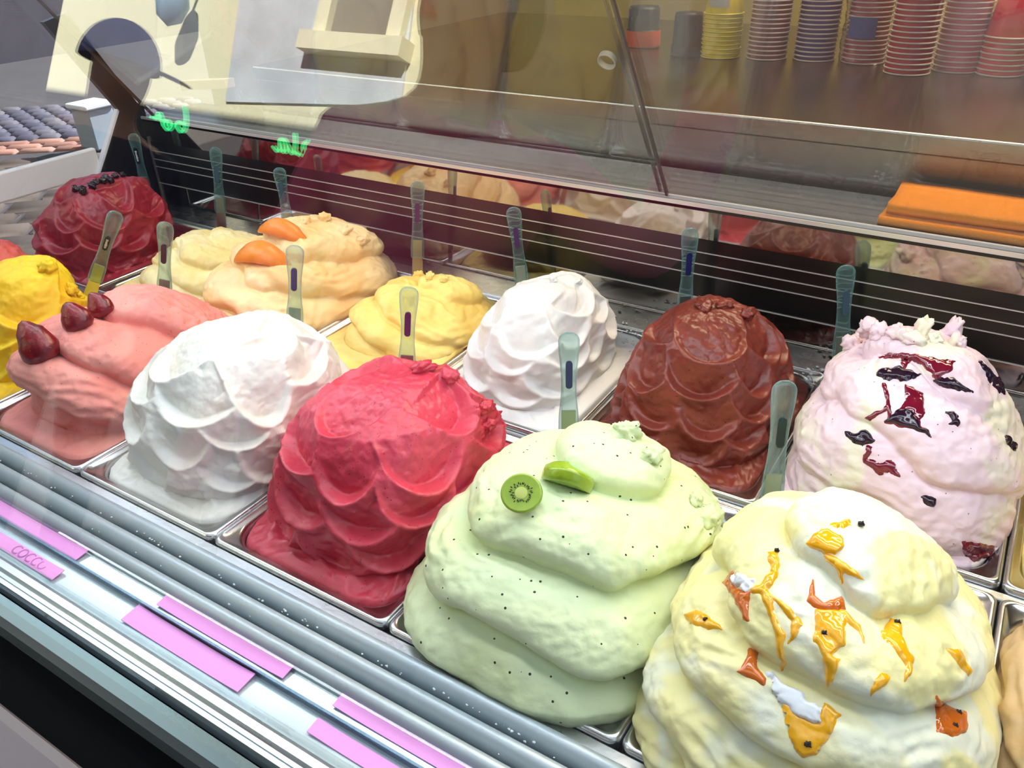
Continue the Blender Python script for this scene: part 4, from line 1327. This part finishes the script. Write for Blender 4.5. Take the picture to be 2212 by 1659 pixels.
lay('brick', [stone_mesh('brick', .235, .115, .05, k, brick_m[k]) for k in range(3)], -2.0, 3.0, .25, -.12, .24, .125)
lay('cobblestone', [stone_mesh('cobblestone', .15, .13, .055, 10 + k, stone_m[k]) for k in range(3)], -2.5, 3.5, .165, .30, 1.6, .145)
lay('paving_sett', [stone_mesh('paving_sett', .26, .20, .05, 20 + k, sett_m[k]) for k in range(3)], -2.5, 3.5, .275, -2.6, -.28, .215)
wall_far = box('wall_far', -11.0, -9.5, 4.6, 9.0, FLOOR, 3.2, plain('grey_rough_render', (60, 56, 66), .9, var=.3, vscale=5, bump=.6, bscale=14))
tag(wall_far, kind='structure')
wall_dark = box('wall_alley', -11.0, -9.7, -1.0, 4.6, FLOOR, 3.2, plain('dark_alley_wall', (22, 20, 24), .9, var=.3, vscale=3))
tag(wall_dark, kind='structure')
c = on_z(222, 322, FLOOR)
pl = empty('street_planter', (c[0], c[1], FLOOR))
tag(pl, 'pale grey box with a white lid standing on the cobbles outside', 'planter')
box('planter_body', -.10, .10, -.10, .10, .02, .30, plain('pale_grey_box', (150, 162, 172), .6), pl, .01)
box('planter_lid', -.12, .12, -.12, .12, .30, .335, M['white_trim'], pl, .01)
# pale beam on the shop's side
bmn = on_z(290, 238, .215); bmf = on_z(372, 222, .215)
tag(slab('trim_1', [(bmn[0] - .02, bmn[1] + .15, .24), (bmf[0] + .05, bmf[1] + .12, .24), (bmf[0] + .05, bmf[1] + .15, .24), (bmn[0] - .02, bmn[1] + .18, .24)], .02, plain('pale_beam', (206, 190, 182), .5)), kind='structure')

# ================================================================== STREET SIDE (seen mirrored in the front glass)
FY = -5.2
bld = empty('opposite_building', (-4.5, FY, FLOOR))
tag(bld, 'sunlit cream plastered house with grey stone patch across the street', 'building')
def fpart(o):
    o.parent = bld
    o.matrix_parent_inverse = Matrix.Translation((4.5, -FY, -FLOOR))
    return o
fpart(box('wall', -8.8, -3.05, FY - .3, FY, 1.56, 7.0, plain('cream_plaster', (236, 232, 196), .85, var=.05, vscale=1.5, bump=.1)))
fpart(box('ground_floor', -8.8, -3.05, FY - .3, FY - .02, FLOOR, 1.56, plain('dark_shopfront', (44, 42, 50), .6, var=.3, vscale=2)))
shade = box('shaded_house', -3.05, 6.0, FY - .8, FY - .35, FLOOR, 7.0, plain('shade_brown_render', (58, 50, 44), .9, var=.2, vscale=1))  # shade is put into the dark brown, so its reflection stays dark
tag(shade, 'house coloured dark brown for shade beside the cream one across the street', 'building')
lane = box('stone_house', -15.0, -8.8, FY - .8, FY - .25, FLOOR, 7.0, plain('purple_grey_stone', (34, 31, 38), .9, var=.4, vscale=2, bump=.5, bscale=10))
tag(lane, 'purple grey stone house next to the cream one across the street', 'building')
def fac(x, y): return refl_on_y(x, y, FY)
def frect(x0, y0, x1, y1):
    a = fac(x0, y1); b = fac(x1, y0)
    return min(a[0], b[0]), max(a[0], b[0]), min(a[2], b[2]), max(a[2], b[2])
q = [fac(490, 225), fac(868, 235), fac(905, -60), fac(530, -60)]
fpart(slab('stone_patch', [(p[0], FY + .012, p[2]) for p in q], .02, plain('grey_blue_stone', (200, 208, 218), .9, var=.45, vscale=2.2, bump=.8, bscale=12)))
def window(px0, py0, px1, py1, depth=.06):
    a = fac(px0, py1)
    b = fac(px1, py0)
    x0_, x1_ = min(a[0], b[0]), max(a[0], b[0]); z0_, z1_ = min(a[2], b[2]), max(a[2], b[2])
    z1_ += .9
    fr_m = bpy.data.materials.get('cream_frame') or plain('cream_frame', (244, 238, 208), .7)
    gl_m = bpy.data.materials.get('window_dark') or plain('window_dark', (120, 116, 118), .25)
    wn = fpart(box('window_frame', x0_ - .02, x0_ + .13, FY, FY + .10, z0_, z1_, fr_m))
    fpart(box('window_frame', x1_ - .13, x1_ + .02, FY, FY + .10, z0_, z1_, fr_m))
    fpart(box('window_sill', x0_ - .10, x1_ + .12, FY, FY + .18, z0_ - .16, z0_, fr_m))
    fpart(box('window_pane', x0_ + .13, x1_ - .13, FY + .02, FY + .03, z0_, z1_, gl_m))
window(722, 100, 872, -40)
# wall lamp on the facade
a = fac(425, 50)
wl = fpart(lathe('wall_lantern', [(.001, -.18), (.12, -.10), (.16, .05), (.10, .26), (.03, .34), (.001, .36)], plain('blue_grey_lantern', (122, 154, 176), .4), n=16, loc=(a[0], FY + .30, a[2])))
fpart(tube_path('lantern_arm', [(a[0], FY, a[2] + .30), (a[0], FY + .15, a[2] + .42), (a[0], FY + .30, a[2] + .34)], .02, M['black']))

# people reflected in the glass
def person(name, mapz, joints, edges, root_i, mats, label, split):
    """one continuous skinned body; mats chosen per face by height bands"""
    me = bpy.data.meshes.new(name)
    me.from_pydata([j[0] for j in joints], edges, [])
    o = link(bpy.data.objects.new(name, me))
    sk = o.modifiers.new('skin', 'SKIN')
    for v, j in zip(me.skin_vertices[0].data, joints):
        v.radius = j[1]
        v.use_root = False
    me.skin_vertices[0].data[root_i].use_root = True
    ss = o.modifiers.new('sub', 'SUBSURF'); ss.levels = 2; ss.render_levels = 2
    dg = bpy.context.evaluated_depsgraph_get()
    m2 = bpy.data.meshes.new_from_object(o.evaluated_get(dg))
    o.modifiers.clear()
    o.data = m2
    m2.materials.clear()
    for m in mats: m2.materials.append(m)
    for p in m2.polygons:
        p.material_index = split(p.center)
        p.use_smooth = True
    return o
skin_m = plain('skin', (190, 132, 108), .5)
shirt_m = plain('mauve_shirt', (222, 104, 150), .8, bump=.2)
trous_m = plain('dark_trousers', (38, 40, 54), .8)
def standing(name, pos, yaw, hgt, shirt, label, arm_up=None, lookz=0, head_extra=None):
    k = hgt / 1.72
    J = [((0, 0, .92), (.15, .11)), ((0, 0, 1.08), (.145, .105)), ((0, .0, 1.25), (.16, .115)), ((0, 0, 1.40), (.13, .09)), ((0, 0, 1.47), (.06, .06)),
         ((0, .01, 1.53), (.065, .075)), ((0, .02, 1.60), (.078, .095)), ((0, .015, 1.67), (.074, .09)), ((0, .01, 1.71), (.045, .05)),
         ((.17, 0, 1.39), (.065, .065)), ((.235, -.01, 1.20), (.048, .048)), ((.25, .06, 1.00), (.036, .036)), ((.24, .12, .86), (.028, .034)), ((.235, .15, .78), (.018, .03)),
         ((-.17, 0, 1.39), (.065, .065)), ((-.235, -.01, 1.20), (.048, .048)), ((-.25, .06, 1.00), (.036, .036)), ((-.24, .12, .86), (.028, .034)), ((-.235, .15, .78), (.018, .03)),
         ((.09, 0, .84), (.085, .09)), ((.10, .01, .48), (.058, .06)), ((.10, -.02, .10), (.04, .045)), ((.10, .10, .04), (.035, .03)),
         ((-.09, 0, .84), (.085, .09)), ((-.10, .01, .48), (.058, .06)), ((-.10, -.02, .10), (.04, .045)), ((-.10, .10, .04), (.035, .03)), ((0, .115, 1.595), (.016, .02))]
    if arm_up:   # one forearm lifted beside the shoulder
        J[10] = ((.36, .0, 1.30), (.056, .056)); J[11] = ((.40, .08, 1.50), (.042, .042)); J[12] = ((.37, .11, 1.62), (.03, .036)); J[13] = ((.35, .12, 1.69), (.02, .03))
    E_ = [(0, 1), (1, 2), (2, 3), (3, 4), (4, 5), (5, 6), (6, 7), (7, 8), (3, 9), (9, 10), (10, 11), (11, 12), (12, 13), (3, 14), (14, 15), (15, 16), (16, 17), (17, 18), (0, 19), (19, 20), (20, 21), (21, 22), (0, 23), (23, 24), (24, 25), (25, 26), (6, 27)]
    J = [((p[0] * k, p[1] * k, p[2] * k), (r[0] * k, r[1] * k)) for p, r in J]
    def split(c):
        z = c[2] / k
        x = abs(c[0]) / k
        if z < .90 and x < .2: return 2
        if z > 1.44 and x < .14: return 0
        if x > .245 and z < 1.12: return 0
        if arm_up and x > .25 and z > 1.52: return 0
        return 1
    o = person(name, k, J, E_, 0, [skin_m, shirt, trous_m], label, split)
    o.location = pos
    o.rotation_euler = (0, 0, yaw)
    tag(o, label, 'person')
    return o
def hair(parent, k, rgb, cap=False):
    n, m_ = 28, 14
    th = np.linspace(0, 2 * np.pi, n, endpoint=False)
    ph = np.linspace(.02 if cap else -.5, np.pi / 2, m_)
    V = np.zeros((m_, n, 3))
    for i, p in enumerate(ph):
        V[i, :, 0] = .098 * math.cos(p) * np.cos(th)
        V[i, :, 1] = .006 + .118 * math.cos(p) * np.sin(th) - (.02 if not cap else 0)
        V[i, :, 2] = 1.625 + .118 * math.sin(p)
        if not cap: V[i, :, 2] += np.where(np.sin(th) > .3, np.maximum(0, (.06 - .16 * math.sin(max(p, 0)))), 0)
    i, j = np.meshgrid(np.arange(m_ - 1), np.arange(n), indexing='ij')
    F = np.stack([i * n + j, i * n + (j + 1) % n, (i + 1) * n + (j + 1) % n, (i + 1) * n + j], -1).reshape(-1, 4)
    o = np_mesh('cap' if cap else 'hair', V.reshape(-1, 3) * k, F, plain('cap_blue' if cap else 'hair_dark', rgb, .8), parent)
    s_ = o.modifiers.new('t', 'SOLIDIFY'); s_.thickness = .006
    if cap:
        bv = []
        for rr in (.10, .19):
            for q in range(11):
                a = math.radians(40 + 100 * q / 10)
                bv.append((rr * math.cos(a) * k * .95, (.01 + rr * math.sin(a)) * k, (1.63 - (.015 if rr > .15 else 0)) * k))
        b = mesh_obj('cap_brim', bv, [(q, q + 1, 12 + q, 11 + q) for q in range(10)], plain('cap_brim', rgb, .8), o)
        s_ = b.modifiers.new('t', 'SOLIDIFY'); s_.thickness = .004
    return o
# photographer-side customer in a mauve shirt
pc = refl_at(1020, 80, 1.05)
hgt = 1.90
p1 = standing('person', (pc[0], pc[1], FLOOR), math.radians(-12), hgt, shirt_m, 'person in a mauve shirt raising one arm in front of the glass', arm_up=True)
hair(p1, hgt / 1.72, (58, 40, 34))
pc = refl_at(250, 168, 1.95)
p2 = standing('person', (pc[0], pc[1], FLOOR), math.radians(-80), 1.80, plain('dark_jacket', (52, 46, 66), .8), 'person in a dark jacket wearing a blue cap in the street')
hair(p2, 1.80 / 1.72, (84, 104, 176), True)
pc = refl_at(765, 250, 2.9)
p3 = standing('person', (pc[0], pc[1], FLOOR), math.radians(170), 1.66, plain('grey_jacket', (90, 88, 96), .8), 'person in a grey jacket walking further down the street')
hair(p3, 1.66 / 1.72, (46, 42, 34))

# green neon script hung in the street-side window line
neon = emit('green_neon', (60, 255, 150), 4.5)
nz = empty('neon_sign', tuple(refl_at(500, 300, 1.2)))
tag(nz, 'green neon script sign hanging outside the glass', 'sign')
def neon_stroke(pix, dist_y):
    pts = [refl_on_y(x, y, dist_y) - np.array(nz.location) for x, y in pix]
    tube_path('neon_tube', [tuple(p) for p in pts], .0032, neon, nz)
NY = nz.location[1]
def cs(pts, ox, oy, sc): return [(ox + x * sc, oy + y * sc) for x, y in pts]
s1 = 270 / 2036
neon_stroke(cs([(1880, 250), (1905, 400), (1900, 560), (1860, 660), (1800, 660), (1750, 560), (1770, 490), (1830, 500), (1890, 560)], 150, 200, s1), NY)
neon_stroke(cs([(1700, 520), (1660, 600), (1600, 640), (1540, 560), (1560, 470), (1620, 470), (1640, 560)], 150, 200, s1), NY)
neon_stroke(cs([(1540, 560), (1500, 430), (1480, 350), (1440, 360), (1440, 470), (1400, 430), (1340, 420)], 150, 200, s1), NY)
s2 = 260 / 2212
neon_stroke(cs([(260, 420), (330, 530), (390, 470), (380, 280), (470, 280), (520, 400), (480, 550), (410, 480), (380, 300)], 560, 270, s2), NY)
neon_stroke(cs([(520, 400), (580, 540), (650, 560), (670, 300), (655, 180)], 560, 270, s2), NY)
neon_stroke(cs([(670, 520), (760, 600), (830, 560), (800, 420), (850, 330), (900, 330)], 560, 270, s2), NY)
neon_stroke(cs([(900, 300), (930, 480), (990, 620), (1060, 630)], 560, 270, s2), NY)
neon_stroke([(818, 340), (812, 362), (816, 382), (824, 366), (828, 345)], NY)
